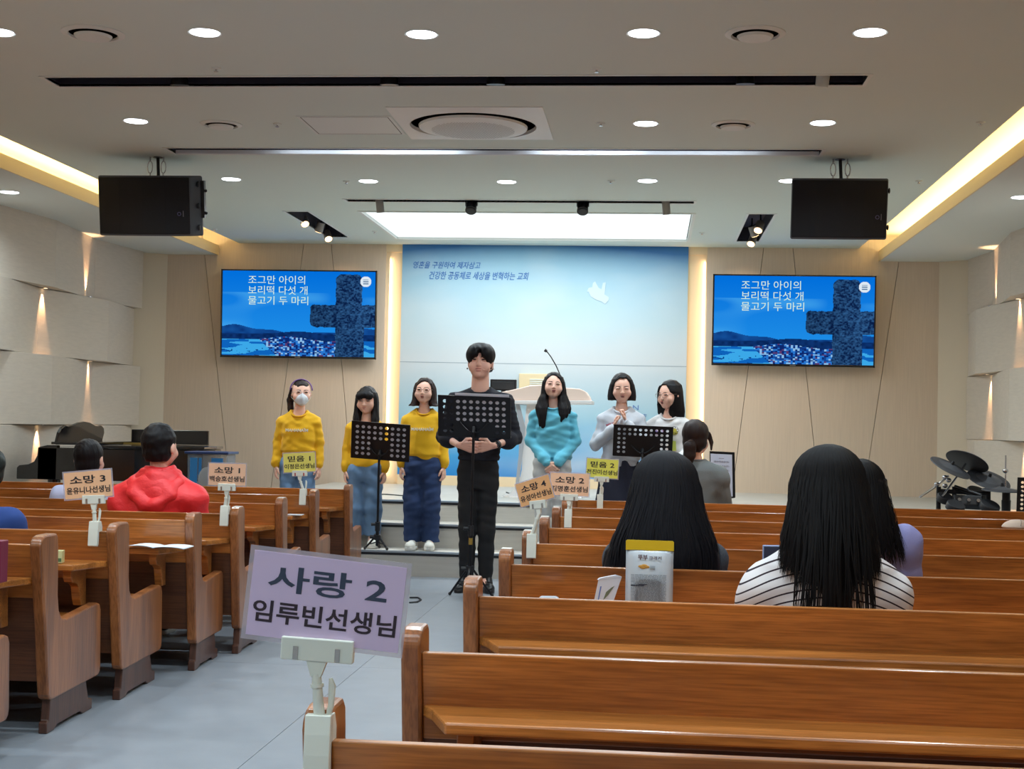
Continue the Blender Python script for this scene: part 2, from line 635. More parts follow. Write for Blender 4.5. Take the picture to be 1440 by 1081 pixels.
# floor: slab, vinyl sheets in the aisle, stage and steps
fl = struct(MB().box(X0, X1, YB, WY + .1, -.1, -.004).build('floor', M_joint))
sx = [X0, -3.22, -1.39, .44, 2.27, X1]
for i in range(5):
    for (y0, y1) in ((YB, 2.4), (2.4, 6.9), (6.9, 11.4), (11.4, WY)):
        MB().box(sx[i] + .0012, sx[i + 1] - .0012, y0 + .0012, y1 - .0012, -.004, 0).build('vinyl_sheet', M_floor, fl)
Y1, Y2, Y3 = 11.05, 11.43, 11.81
z1 = .193
z2 = at(600, 737, Y=Y2).z
z3 = at(600, 704, Y=Y3).z
st = struct(MB().box(-3.35, 3.2, Y3, WY, z3 - .02, z3).build('stage', M_stagef))
for x0_, x1_ in ((-3.35, 1.95),):
    MB().box(x0_, x1_, Y1, WY - .4, 0, z1).build('step', M_riser, st)
    MB().box(x0_, x1_, Y2, WY - .4, z1, z2).build('step', M_riser, st)
MB().box(-3.35, 3.2, Y3, WY - .4, 0, z3 - .02).build('riser', M_riser, st)
for (yy, zz, xa, xb) in ((Y1, z1, -3.35, 1.95), (Y2, z2, -3.35, 1.95), (Y3, z3, -3.35, 3.2)):
    MB().box(xa, xb, yy - .005, yy + .045, zz - .011, zz + .003).build('nosing', M_nose, st)
    MB().box(xa, xb, yy - .003, yy, zz - .03, zz - .011).build('nosing_gap', M_black, st)

# blue backdrop on the front wall
M_bd = bpy.data.materials.new('backdrop_print')
M_bd.use_nodes = True
n = M_bd.node_tree.nodes
l = M_bd.node_tree.links
bs = n['Principled BSDF']
tc = n.new('ShaderNodeTexCoord')
sp = n.new('ShaderNodeSeparateXYZ')
l.new(tc.outputs['Generated'], sp.inputs[0])
cr = n.new('ShaderNodeValToRGB')
e = cr.color_ramp.elements
while len(e) < 6: e.new(.5)
for i, (p, c) in enumerate([(0, (30, 132, 208)), (.12, (74, 164, 218)), (.27, (160, 198, 216)), (.50, (202, 212, 218)), (.66, (184, 208, 218)), (1.0, (132, 188, 214))]):
    e[i].position = p
    e[i].color = lin(c)
l.new(sp.outputs[2], cr.inputs[0])
# darker blue corners at the top, pale cloud in the middle
mp = n.new('ShaderNodeMapping')
mp.inputs['Scale'].default_value = (1.6, 1, 3)
l.new(tc.outputs['Generated'], mp.inputs[0])
nz = n.new('ShaderNodeTexNoise')
nz.inputs['Scale'].default_value = 1.6
nz.inputs['Detail'].default_value = 3
nz.inputs['Roughness'].default_value = .4
l.new(mp.outputs[0], nz.inputs[0])


def mth(op, a, b_=None, clamp=False):
    q = n.new('ShaderNodeMath')
    q.operation = op
    q.use_clamp = clamp
    for i, v in enumerate((a, b_)):
        if v is None: continue
        if isinstance(v, (int, float)): q.inputs[i].default_value = v
        else: l.new(v, q.inputs[i])
    return q.outputs[0]


ax = mth('ABSOLUTE', mth('SUBTRACT', sp.outputs[0], .45))
edge = mth('POWER', mth('MULTIPLY', ax, 2.0, True), 1.6)
topf = mth('POWER', sp.outputs[2], 12)
fac = mth('MULTIPLY', mth('ADD', mth('MULTIPLY', edge, topf), mth('MULTIPLY', mth('POWER', sp.outputs[2], 26), .8)), 1.0, True)
mx = n.new('ShaderNodeMix')
mx.data_type = 'RGBA'
l.new(fac, mx.inputs[0])
l.new(cr.outputs[0], mx.inputs[6])
mx.inputs[7].default_value = lin((44, 112, 178))
cl = mth('MULTIPLY', mth('MULTIPLY', mth('SUBTRACT', nz.outputs[0], .46, True), 1.8), mth('SUBTRACT', 1.0, fac, True), True)
mx2 = n.new('ShaderNodeMix')
mx2.data_type = 'RGBA'
l.new(cl, mx2.inputs[0])
l.new(mx.outputs[2], mx2.inputs[6])
mx2.inputs[7].default_value = lin((206, 216, 222))
l.new(mx2.outputs[2], bs.inputs['Base Color'])
bs.inputs['Roughness'].default_value = .5
zsm = at(760, 512, Y=WY).z       # seam between the two boards
bdt = thing('backdrop_panel', 'tall pale blue sky backdrop with script lines and a white dove behind the pulpit', 'backdrop', (0, WY - .02, z3 + .10))
h0 = z3 + .10
o = MB().box(PX0, PX1, 0, .04, 0, CZ - h0).build('board', M_bd, bdt)
MB().box(PX0, PX1, -.0012, .002, zsm - h0 - .003, zsm - h0 + .003).build('seam', mat('seam_grey', (140, 160, 172), .7), bdt)
M_hand = mat('script_blue', (50, 108, 178), .6)
MB().box(PX0, PX1, -.004, .04, -.10, .003).build('base_board', M_strip, bdt)
a, c = at(582, 372, Y=WY), at(676, 374, Y=WY)
text_mesh('lettering', '영혼을 구원하여 제자삼고', .1, M_hand, bdt, ((a.x + c.x) / 2, -.003, (a.z + c.z) / 2 - h0), width=c.x - a.x, height=.075, shear=.25, bold=.0012)
a, c = at(604, 387, Y=WY), at(744, 389, Y=WY)
text_mesh('lettering', '건강한 공동체로 세상을 변혁하는 교회', .1, M_hand, bdt, ((a.x + c.x) / 2, -.003, (a.z + c.z) / 2 - h0), width=c.x - a.x, height=.085, shear=.25, bold=.0012)
dove = [(825, 411), (828, 405), (833, 404), (834, 398), (837, 396), (842, 405), (846, 407), (848, 398), (852, 397), (851, 408), (850, 414), (856, 418), (856, 422), (851, 428), (846, 424), (839, 422), (831, 417), (828, 410)]
MB().prism([(p.x, p.z - h0) for p in (at(*q, Y=WY) for q in dove)], 'xz', -.006, 0).build('dove_emblem', mat('emblem_pale', (192, 214, 224), .6), bdt)
M_ser = mat('letters_blue', (92, 120, 180), .6)
p = at(894, 573, Y=WY)
text_mesh('lettering', 'N', .12, M_ser, bdt, (p.x, -.003, p.z - h0), width=.06, height=.05)
p = at(907, 585, Y=WY)
text_mesh('lettering', 'F', .12, M_ser, bdt, (p.x, -.003, p.z - h0), width=.03, height=.04)
# wall box behind the pulpit
p, q = at(738, 525, Y=WY - .1), at(776, 548, Y=WY - .1)
t = thing('wall_vent_box', 'beige louvred box on the backdrop behind the pulpit', 'vent', ((p.x + q.x) / 2, WY - .1, q.z - .1))
M_cream = mat('cream_paint', (222, 206, 168), .6)
wd = (q.x - p.x) / 2 + .06
hh = p.z - q.z + .1
MB().box(-wd, wd, 0, .08, 0, hh).build('box', M_cream, t, bev=.006)
for k in range(5): MB().box(-.09, .11, -.008, .002, .12 + k * .02, .13 + k * .02).build('louvre', M_frame, t)

# ------------------------------------------------------------------ televisions with their picture
NX, NZ = 288, 166
u, v = np.meshgrid((np.arange(NX) + .5) / NX, (np.arange(NZ) + .5) / NZ)   # v up
rng = np.random.default_rng(3)


def vnoise(u, v, fx, fy, seed):
    r = np.random.default_rng(seed)
    g = r.random((int(fy) + 3, int(fx) + 3))
    x, y = u * fx, v * fy
    i, j = x.astype(int), y.astype(int)
    fx_, fy_ = x - i, y - j
    fx_ = fx_ * fx_ * (3 - 2 * fx_)
    fy_ = fy_ * fy_ * (3 - 2 * fy_)
    return (g[j, i] * (1 - fx_) + g[j, i + 1] * fx_) * (1 - fy_) + (g[j + 1, i] * (1 - fx_) + g[j + 1, i + 1] * fx_) * fy_


def mixc(a, b_, t): return a + (b_ - a) * t[..., None]


def L3(c): return np.array(lin(c)[:3])


sky = mixc(L3((28, 140, 232)), L3((0, 112, 222)), np.clip((v - .3) / .7, 0, 1))
sky = mixc(sky, L3((70, 170, 240)), np.clip(vnoise(u, v, 5, 9, 1) * vnoise(u, v, 2.5, 4, 2) * 2 - .55, 0, .6) * (v < .75))
img = sky
hill = .30 + .035 * np.sin(u * 7 + 1) * 1 + .012 * np.sin(u * 23) + .02 * np.exp(-((u - .1) / .12) ** 2)
img = np.where((v < hill - .0)[..., None], mixc(L3((10, 52, 120)) + 0 * img, L3((22, 84, 160)), vnoise(u, v, 30, 20, 3)), img)
hill2 = .26 + .03 * np.exp(-((u - .5) / .14) ** 2)
img = np.where((v < hill2)[..., None], mixc(L3((6, 34, 84)) + 0 * img, L3((16, 56, 120)), vnoise(u, v, 50, 30, 4)), img)
water = mixc(L3((60, 170, 235)) + 0 * img, L3((14, 100, 190)), (vnoise(u, v, 8, 40, 5) > .55) * 1.0)
shore = .20 + .0 * u
img = np.where(((v < .19) & (u < .42 - .5 * (v - .1)))[..., None] | ((v < .185) & (u > .85))[..., None], water, img)
dark = ((vnoise(u, v, 60, 60, 9) > .8) & (v < .1) & (u < .3))
img = np.where(dark[..., None], L3((4, 60, 130)), img)
cell = (np.floor(u * 72) * 7 + np.floor(v * 60) * 131).astype(int)
hsh = (np.sin(cell * 12.9898) * 43758.5453) % 1
town = np.where((hsh < .3)[..., None], L3((12, 40, 110)), np.where((hsh < .55)[..., None], L3((40, 120, 210)), np.where((hsh < .75)[..., None], L3((140, 190, 235)), np.where((hsh < .82)[..., None], L3((92, 60, 110)), L3((20, 70, 150))))))
tm = (v < .17 + .05 * np.exp(-((u - .42) / .14) ** 2) + .02 * vnoise(u, v, 30, 2, 7)) & (u > .36 - .6 * (v - .0)) & (u < .80)
img = np.where(tm[..., None], town, img)
# stone cross


def rbox(x0, x1, y0, y1, r):
    ax_, ay_ = (x0 + x1) / 2, (y0 + y1) / 2
    dx = np.abs(u - ax_) * 1.73 - ((x1 - x0) / 2 * 1.73 - r)
    dy = np.abs(v - ay_) - ((y1 - y0) / 2 - r)
    return np.hypot(np.maximum(dx, 0), np.maximum(dy, 0)) + np.minimum(np.maximum(dx, dy), 0) - r


d = np.minimum(rbox(.745, .915, -.2, .97, .07), rbox(.58, 1.2, .345, .61, .05))
d = np.minimum(d, rbox(.76, .93, -.2, .40, .01)) + (vnoise(u, v, 40, 24, 11) - .5) * .016
st_ = .45 * vnoise(u, v, 90, 60, 12) + .35 * vnoise(u, v, 140, 100, 13) + .2 * vnoise(u, v, 12, 9, 14)
stone = mixc(L3((8, 30, 72)) + 0 * img, L3((58, 112, 168)), np.clip((st_ - .28) * 1.5, 0, 1))
stone = stone * (0.65 + .35 * np.clip((u - .6) / .3, 0, 1))[..., None]
img = np.where((d < 0)[..., None], stone, img)
dl = np.hypot((u - .937) * 1.73, v - .885)
img = np.where((dl < .062)[..., None], L3((225, 236, 246)), img)
for k in range(3):
    img = np.where(((np.abs(v - (.885 + .022 * (k - 1))) < .0055) & (np.abs(u - .937) < .018))[..., None], L3((70, 110, 150)), img)
PICT = img.astype(np.float32)


def tv_screen(W, H, parent):
    gx_ = np.linspace(-W / 2, W / 2, NX + 1)
    gz_ = np.linspace(0, H, NZ + 1)
    X, Z = np.meshgrid(gx_, gz_)
    co = np.stack([X, 0 * X, Z], -1).reshape(-1, 3)
    i, j = np.meshgrid(np.arange(NX), np.arange(NZ))
    b0 = (j * (NX + 1) + i).ravel()
    F = np.stack([b0, b0 + 1, b0 + NX + 2, b0 + NX + 1], 1)
    me = bpy.data.meshes.new('screen')
    me.vertices.add(len(co))
    me.vertices.foreach_set('co', co.ravel())
    me.loops.add(F.size)
    me.loops.foreach_set('vertex_index', F.ravel())
    me.polygons.add(len(F))
    me.polygons.foreach_set('loop_start', np.arange(len(F)) * 4)
    me.update()
    at_ = me.color_attributes.new('picture', 'FLOAT_COLOR', 'CORNER')
    cc = np.ones((len(F), 4, 4), np.float32)
    cc[:, :, :3] = PICT.reshape(-1, 1, 3)
    at_.data.foreach_set('color', cc.ravel())
    me.materials.append(M_scr)
    o = bpy.data.objects.new('screen', me)
    C.objects.link(o)
    o.parent = parent
    return o


M_scr = bpy.data.materials.new('screen_picture')
M_scr.use_nodes = True
n = M_scr.node_tree.nodes
e = n.new('ShaderNodeEmission')
va = n.new('ShaderNodeVertexColor')
va.layer_name = 'picture'
M_scr.node_tree.links.new(va.outputs[0], e.inputs[0])
e.inputs[1].default_value = 1.0
M_scr.node_tree.links.new(e.outputs[0], n['Material Output'].inputs[0])
M_scr.cycles.emission_sampling = 'NONE'
E_txt = emis('screen_text', (222, 246, 226), .95, False)
for k, (pa, pb) in enumerate((((313, 379), (528, 504)), ((1003, 386), (1230, 515.5)))):
    Yt = WY - .12
    a, c = at(*pa, Y=Yt), at(*pb, Y=Yt)
    W, H = c.x - a.x, a.z - c.z + .012
    t = thing('wall_television', ['large wall television showing a stone cross, left of the blue backdrop', 'large wall television showing a stone cross, right of the blue backdrop'][k], 'television', ((a.x + c.x) / 2, Yt, c.z - .01), group='song screens')
    t.rotation_euler = (R_(2.5), 0, 0)
    MB().box(-W / 2, W / 2, .012, .05, 0, H).build('housing', M_black, t, bev=.004)
    b = MB()
    e_ = .014
    for bx in ((-W / 2, W / 2, 0, e_ + .008), (-W / 2, W / 2, H - e_, H), (-W / 2, -W / 2 + e_, 0, H), (W / 2 - e_, W / 2, 0, H)): b.box(bx[0], bx[1], 0, .02, bx[2], bx[3])
    b.build('bezel', M_gloss, t, bev=.002)
    MB().box(-.2, .2, .05, .11, H * .3, H * .7).build('wall_mount', M_blackm, t)
    s_ = tv_screen(W - 2 * e_, H - 2 * e_ - .008, t)
    s_.location = (0, .008, e_ + .008)
    for r, (tx, wd) in enumerate((('조그만 아이의', .366), ('보리떡 다섯 개', .382), ('물고기 두 마리', .388))):
        x0 = -W / 2 + W * .175
        o = text_mesh('lyric_line', tx, .1, E_txt, t, (x0 + W * wd / 2, .006, H * (.885 - .117 * r)), width=W * wd, height=H * .098, bold=.0, extrude=.0003)
    MB().box(-.03, .03, -.001, .004, .006, .014).build('maker_mark', M_chrome, t)

# ------------------------------------------------------------------ ceiling fittings
cols5 = ['leftmost', 'second from left', 'middle', 'second from right', 'rightmost']
names = ['nearest row, cut by the left picture edge', 'nearest row, above the left slot end', 'nearest row, left of centre', 'nearest row, right of centre', 'nearest row, far right',
         'second row, beside the small round vent on the left', 'second row, right of the air conditioner', 'second row, rightmost', 'third row, behind the left speaker', 'third row, second from left', 'third row, middle',
         'third row, second from right', 'third row, touching the right speaker', 'in the left soffit', 'in the right soffit']
for i, p in enumerate(DL[:len(names)]):
    t = thing('downlight', 'round recessed ceiling downlight, ' + names[i], 'light', p, group='recessed downlights')
    MB().lathe([(.070, 0), (.083, -.004), (.083, .001), (.070, .01)], 32, close=True).build('trim_ring', M_frame, t, smooth=True)
    MB().lathe([(.071, -.004), (.071, .003)], 32).build('diffuser', E_dl, t)


def holes_rows(nm, M): pass


# round air diffusers
VL = ['near left, at the head of the ceiling', 'left, between two downlights', 'near right', 'right, behind the near right one']
for i, (px, py, r) in enumerate(((131, 46.5, .155), (311, 174.5, .135), (1062, 47, .145), (1031, 175, .135))):
    p = at(px, py, z=CZ)
    t = thing('ceiling_vent', 'round white ceiling air vent, ' + VL[i], 'vent', p, group='round ceiling vents')
    MB().lathe([(r, 0), (r, -.004), (r * .80, -.012), (r * .76, -.003), (r * .76, 0)], 40, close=True).build('outer_ring', M_frame, t, smooth=True)
    MB().lathe([(r * .76, -.001), (0, -.001)], 32).build('throat', mat('vent_shadow', (44, 44, 42), .8), t)
    MB().lathe([(r * .60, -.014), (r * .54, -.026), (0, -.030)], 40).build('disc', M_frame, t, smooth=True)
# cassette air conditioner
ac = thing('air_conditioner', 'square ceiling air conditioner with a round perforated grille', 'air conditioner', (-1.623 + .475, 8.396 + .475, CZ))
M_acw = mat('ac_white', (236, 240, 238), .45)
q = MB()
n_s = 48
inn, out_ = [], []
for i in range(n_s):
    t_ = 2 * PI * i / n_s
    cx_, sy = math.cos(t_), math.sin(t_)
    mxx = max(abs(cx_), abs(sy))
    out_.append((.475 * cx_ / mxx, .475 * sy / mxx))
    inn.append((.40 * cx_, .40 * sy))
vs = [(x, y, -.006) for x, y in out_] + [(x, y, -.02) for x, y in inn] + [(x, y, .0) for x, y in out_] + [(x * .98, y * .98, .05) for x, y in inn]
fs = []
for i in range(n_s):
    j = (i + 1) % n_s
    fs += [(i, j, n_s + j, n_s + i), (i, 2 * n_s + i, 2 * n_s + j, j), (n_s + i, n_s + j, 3 * n_s + j, 3 * n_s + i)]
q.add(vs, fs).build('frame', M_acw, ac, smooth=True)
MB().lathe([(.395, .0), (.30, .02)], 48).build('air_slot', M_black, ac)
MB().lathe([(.345, -.02), (.34, -.034), (.27, -.046), (0, -.052)], 48).build('grille_disc', M_acw, ac, smooth=True)
b = MB()
M_hole = mat('grille_hole', (86, 88, 84), .9)
for i in range(-16, 17):
    for j in range(-16, 17):
        x, y = i * .0172 + (j % 2) * .0086, j * .0149
        r = math.hypot(x, y)
        if r < .262:
            z = -.052 + .006 * (r / .27) ** 1.0 - .0006
            b.lathe([(.0044, z), (0, z - .0001)], 6, Matrix.Translation((x, y, 0)))
o = b.build('grille_holes', M_hole, ac)
o['kind'] = 'stuff'
# access hatch
a = at(416, 163, z=CZ)
t = tag(MB().box(a.x, a.x + .6, a.y, a.y + .55, CZ - .003, CZ + .002).build('access_hatch', M_frame), 'flush square access hatch left of the air conditioner', 'hatch')
b = MB()
for bx in ((.02, .58, .02, .026), (.02, .58, .524, .53), (.02, .026, .02, .53), (.574, .58, .02, .53)): b.box(a.x + bx[0], a.x + bx[1], a.y + bx[2], a.y + bx[3], CZ - .0036, CZ - .002)
b.build('hatch_joint', mat('joint_grey', (120, 122, 118), .8), t)
# sprinklers
SL = ['near left', 'near centre', 'left of the hatch', 'right of the air conditioner', 'at the right beside the cove', 'left of the third downlight row', 'right of the middle downlight', 'near the right speaker', 'behind the left spotlights', 'right of the luminous panel', 'left of the right cove, far']
for i, q in enumerate([(304, 95.5), (839, 96.5), (390, 174), (845, 172.5), (1379, 171.5), (487, 254.5), (859, 254), (1292, 254), (302, 322), (527, 325), (987, 327)]):
    p = at(*q, z=CZ)
    t = thing('sprinkler', 'tiny chrome ceiling sprinkler ' + SL[i], 'sprinkler', p, group='ceiling sprinklers')
    MB().lathe([(.028, 0), (.026, -.006), (.012, -.009)], 16).build('plate', M_frame, t, smooth=True)
    MB().cyl((0, 0, -.006), (0, 0, -.018), .007, .004, 8).cyl((0, 0, -.018), (0, 0, -.021), .012, n=10).build('head', M_chrome, t)

# track spots
M_tube = mat('grey_tube', (150, 148, 144), .45)
for i, (px, py) in enumerate(((531, 290), (936, 291))):
    p = at(px, py - 10, z=CZ)
    p.y = 11.96
    t = thing('track_spotlight', 'grey tube spotlight hanging in the far slot, ' + ['left', 'right'][i], 'light', p + Vector((0, 0, .05)))
    MB().cyl((0, 0, -.02), (.012, .03, -.15), .034, n=20).build('housing', M_tube, t, smooth=True)
    MB().cyl((0, 0, .04), (0, 0, -.02), .01, n=8).build('stem', M_tube, t)
for i, (px, py) in enumerate(((664.5, 293), (820, 293.5))):
    p = at(px, 284, z=CZ)
    p.y = 11.96
    t = thing('track_spotlight', 'black track spotlight at the far slot, ' + ['left of centre', 'right of centre'][i], 'light', p + Vector((0, 0, .03)))
    MB().cyl((0, 0, .05), (0, 0, -.03), .022, n=12).build('stem', M_blackm, t, smooth=True)
    MB().box(-.052, -.045, -.012, .012, -.075, -.025).box(.045, .052, -.012, .012, -.075, -.025).box(-.052, .052, -.012, .012, -.03, -.022).build('yoke', M_blackm, t)
    MB().cyl((0, .03, -.035), (0, -.04, -.12), .045, .048, 24).build('housing', M_blackm, t, smooth=True)
    MB().cyl((0, -.0405, -.1205), (0, -.043, -.124), .036, n=20).build('lens', M_black, t)
for i, px in enumerate((251, 547, 697, 1048)):
    p = at(px, 115, z=CZ)
    p.y = 7.78
    t = thing('track_spotlight', ['black spotlight in the near slot, leftmost', 'black spotlight in the near slot, second', 'black spotlight in the near slot, third', 'black spotlight in the near slot, fourth'][i], 'light', p + Vector((0, 0, .06)))
    MB().cyl((0, .0, .08), (0, 0, .0), .022, n=12).build('stem', M_frame, t)
    MB().cyl((0, 0, 0), (0, .01, -.075), .046, .052, 26).build('housing', M_blackm, t, smooth=True)
p = at(1158, 115, z=CZ)
t = thing('track_spotlight', 'white tube spotlight at the right end of the near slot', 'light', (p.x, 7.76, CZ + .09))
MB().cyl((0, 0, 0), (-.01, .03, -.12), .036, n=20).build('housing', M_frame, t, smooth=True)
MB().cyl((0, 0, .05), (0, 0, 0), .01, n=8).build('stem', M_frame, t)
E_spot = emis('spot_lens', (255, 206, 150), 6)
SPOTS = []
for side, pts in ((0, ((429, 315), (448, 325), (462, 336))), (1, ((1066, 324), (1062, 331), (1056, 343)))):
    for k, q in enumerate(pts):
        yy = (spL[0].y + (spL[1].y - spL[0].y) * (.42 + .24 * k)) if side == 0 else (spR[0].y + (spR[1].y - spR[0].y) * (.38 + .26 * k))
        p = at(*q, Y=yy)
        t = thing('recessed_spotlight', 'warm lit swivel spotlight in the %s recess, %s of three' % (['left', 'right'][side], ['nearest', 'middle', 'farthest'][k]), 'light', p)
        xs_ = .35 if side == 0 else -.25
        if k == 1: xs_ = -.3 * (1 if side == 0 else -1)
        d_ = Vector((xs_, -.55 if k != 1 else .3, -.75)).normalized()
        MB().cyl(-d_ * .0, -d_ * .10, .042, .038, 20).build('housing', M_tube, t, smooth=True)
        top = -d_ * .1
        MB().cyl(top, (top.x, top.y, CZ + .13 - p.z), .008, n=8).build('stem', M_blackm, t)
        MB().cyl(d_ * .001, d_ * .004, .036, n=20).build('lens', E_spot, t)
        lamp('recess_spot', 'SPOT', p + d_ * .02, Vector((0, 1.0, -.9)) if k else d_, 16, (1, .66, .40), .03, spot=R_(70), blend=.8)

# hanging loudspeakers
M_grill = mat('speaker_grille', (13, 15, 22), .8, bump=.25, bscale=(500, 500, 500))
M_spk = mat('speaker_shell', (74, 80, 88), .5)
for side in (0, 1):
    Ys = 9.9
    if side == 0:
        a, c = at(138, 247, Y=Ys), at(283, 332, Y=Ys)
    else: a, c = at(1111, 251, Y=Ys), at(1251, 337, Y=Ys)
    x0, x1 = a.x, c.x
    zt_, zb_ = a.z, c.z
    W, H = x1 - x0, zt_ - zb_
    t = thing('loudspeaker', 'black horizontal loudspeaker hanging from the ceiling at the ' + ['left', 'right'][side], 'speaker', ((x0 + x1) / 2, Ys, (zt_ + zb_) / 2), group='hung loudspeakers')
    spk_objs = len(C.objects)
    wf_ = W / 2 - (.045 if side == 0 else .01)
    ox = -.045 if side == 0 else 0
    # front face bowed, body tapering to the back
    pr_ = [(-wf_ + ox, .02), (-wf_ * .5 + ox, -.012), (ox, -.02), (wf_ * .5 + ox, -.012), (wf_ + ox, .02), (wf_ + ox + (.06 if side == 0 else -.02), .12), (wf_ * .6, .36), (-wf_ * .6, .36), (-wf_ + ox + .02, .12)]
    MB().prism(pr_, 'xy', -H / 2, H / 2).build('cabinet', M_spk, t, bev=.014, seg=3)
    g_ = [(x * .985 + ox * .01, y - .006) for x, y in pr_[:5]] + [(wf_ + ox - .01, .03), (-wf_ + ox + .01, .03)]
    MB().prism(g_, 'xy', -H / 2 + .012, H / 2 - .012).build('grille', M_grill, t, bev=.008)
    xr = wf_ + ox
    MB().lathe([(.010, 0), (.014, 0), (.014, .002), (.010, .002)], 20, Matrix.Translation((xr - .075, -.016, -H * .13)) @ Matrix.Rotation(PI / 2, 4, 'X'), close=True).build('badge', M_frame if 0 else mat('badge_violet', (92, 88, 130), .4), t)
    MB().box(xr - .05, xr - .046, -.012, -.003, -H * .13 - .02, -H * .13 + .022).build('badge_text', mat('badge_grey', (110, 110, 118), .4), t)
    if side == 0:
        for zz in (H * .36, 0, -H * .36): MB().ball((xr + .042, .07, zz), (.010, .014, .022), 10, 6).build('corner_screw', M_black, t)
        MB().box(xr + .05, xr + .075, .10, .14, -H * .2, H * .42).build('side_rail', M_blackm, t)
        MB().ball((xr + .08, .12, H * .25), .012).build('bolt', M_blackm, t)
        MB().ball((xr + .08, .12, -H * .12), .012).build('bolt', M_blackm, t)
    else:
        MB().ball((xr + .004, .03, H * .3), (.008, .012, .02), 10, 6).build('bolt', M_blackm, t)
        MB().ball((xr + .004, .03, -H * .3), (.008, .012, .02), 10, 6).build('bolt', M_blackm, t)
    for o_ in list(C.objects)[spk_objs:]:
        o_.rotation_euler.x += .17
    up = CZ - (zt_ + zb_) / 2
    cx_ = at(212 if side == 0 else 1185, 240, Y=Ys).x - (x0 + x1) / 2
    for s_ in (-1, 1):
        b = MB()
        xq = cx_ + s_ * .05
        pts = [(xq + .018 * math.sin(2 * PI * k / 12) * (1.0), .12, up - .075 + .045 * math.cos(2 * PI * k / 12)) for k in range(13)]
        b.tube(pts, .004, 6)
        b.cyl((xq, .12, up), (xq, .12, up - .03), .006, n=8).cyl((xq, .12, up - .12), (xq, .12, H / 2 - .01), .006, n=8)
        b.build('shackle', M_chrome, t)
    MB().cyl((cx_, .14, up), (cx_ + .01, .14, H / 2 - .01), .012, n=10).cyl((cx_, .14, up - .004), (cx_, .14, up), .035, n=16).build('hanging_rod', M_blackm, t)
# ------------------------------------------------------------------ pews
def pew_end(name, x0, x1, parent, face, low=0):
    """end panel; y runs forward from the rear top corner; face = side that looks to the aisle"""
    P = [(0, .715), (.006, .732), (.022, .745), (.045, .75), (.105, .75), (.122, .735), (.128, .70), (.136, .58), (.150, .50), (.172, .44), (.205, .408), (.25, .40), (.30, .403), (.55, .418), (.575, .41), (.588, .385),
         (.60, .16), (.595, .137), (.578, .124), (.14, .120), (.115, .127), (.102, .145), (.06, .40)]
    if low: P = [(y + (.028 * min(1, (z - .4) / .2) if .1 < y < .21 and z > .4 else 0), z - (low if z > .66 else 0)) for y, z in P]
    e = MB().prism(P, 'yz', x0, x1).build(name, W_z, parent, bev=.007, seg=2)
    return e


def make_pew(L, aisle, label, low=0):
    """aisle = 0: aisle end at x = 0 and pew runs to +x; 1: runs to -x"""
    s = 1 if aisle == 0 else -1
    t = thing('church_pew', label, 'pew')
    TK = .045

    def X(a, b_): return (min(a * s, b_ * s), max(a * s, b_ * s))
    for a in (0, L - TK):
        x0, x1 = X(a, a + TK)
        e = pew_end('end_panel', x0, x1, t, s, low)
        # foot, set in from the panel face
        f0, f1 = X(a + .008, a + TK - .004)
        F = [(.14, .13), (.13, .045), (.115, .04), (.115, 0), (.18, 0), (.21, .015), (.42, .015), (.45, 0), (.54, 0), (.54, .04), (.50, .05), (.47, .13)]
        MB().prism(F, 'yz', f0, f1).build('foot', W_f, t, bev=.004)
    x0, x1 = X(TK, L - TK)
    # raked back in two boards, upper one proud
    MB().prism([(.012, .698), (.038, .698), (.085, .50), (.059, .50)], 'yz', x0, x1).build('back_board', W_x, t, bev=.004)
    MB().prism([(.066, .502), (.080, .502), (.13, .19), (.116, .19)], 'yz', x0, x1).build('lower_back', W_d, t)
    MB().prism([(.13, .335), (.13, .36), (.56, .375), (.575, .365), (.575, .345)], 'yz', x0, x1).build('seat', W_x, t, bev=.004)
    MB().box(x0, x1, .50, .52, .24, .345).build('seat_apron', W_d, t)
    # book shelf behind the back, chamfered towards the end panels
    zs = .578
    a0, a1 = TK, L - TK
    pts = [(a0 * s, .045), ((a0 + .03) * s, .012 - .02), ((a0 + .075) * s, -.135), ((a1 - .075) * s, -.135), ((a1 - .03) * s, -.008), (a1 * s, .045)]
    MB().prism(pts, 'xy', zs - .026, zs).build('book_shelf', W_x, t, bev=.005)
    for a in (.16, L / 2, L - .16):
        b0, b1 = X(a - .018, a + .018)
        MB().prism([(.05, zs - .026), (-.10, zs - .026), (-.10, zs - .055), (-.085, zs - .075), (-.045, zs - .085), (-.02, zs - .10), (-.005, zs - .15), (.01, zs - .18), (.06, zs - .18)], 'yz', b0, b1).build('shelf_bracket', W_x, t, bev=.003)
    return t


ord_ = ['first', 'second', 'third', 'fourth', 'fifth', 'sixth', 'seventh', 'eighth', 'ninth']
RX = -.535
RY = [2.20, 3.09, 4.13, 5.11, 6.04, 7.0, 7.9, 8.79, 9.75]
pr0 = make_pew(3.35, 0, 'brown wooden pew right of the aisle, closest to the camera')
for i, y in enumerate(RY):
    lab = 'brown wooden pew right of the aisle, %s from the camera' % (ord_[i] if i else 'nearest')
    if i == 0:
        o = pr0
        o.location = (RX, y, 0)
        o['label'] = lab
        o['group'] = 'pews right of the aisle'
    else: o = dup(pr0, (RX, y, 0), 0, lab, 'pews right of the aisle')
    if i >= 3: MB().box(.004, .041, .045, .10, .75, .7515).build('number_sticker', M_white, o)
LP = [(x * .956 + (.02 if y < 6.5 else 0), y * .956) for x, y in ((-2.32, 4.35), (-2.35, 5.30), (-2.325, 6.01), (-2.22, 6.81), (-2.16, 7.36), (-2.18, 8.35), (-2.23, 9.40), (-2.20, 10.36))]
pl0 = make_pew(3.1, 1, '', .020)
pl0.scale = (1, 1, 1.033)
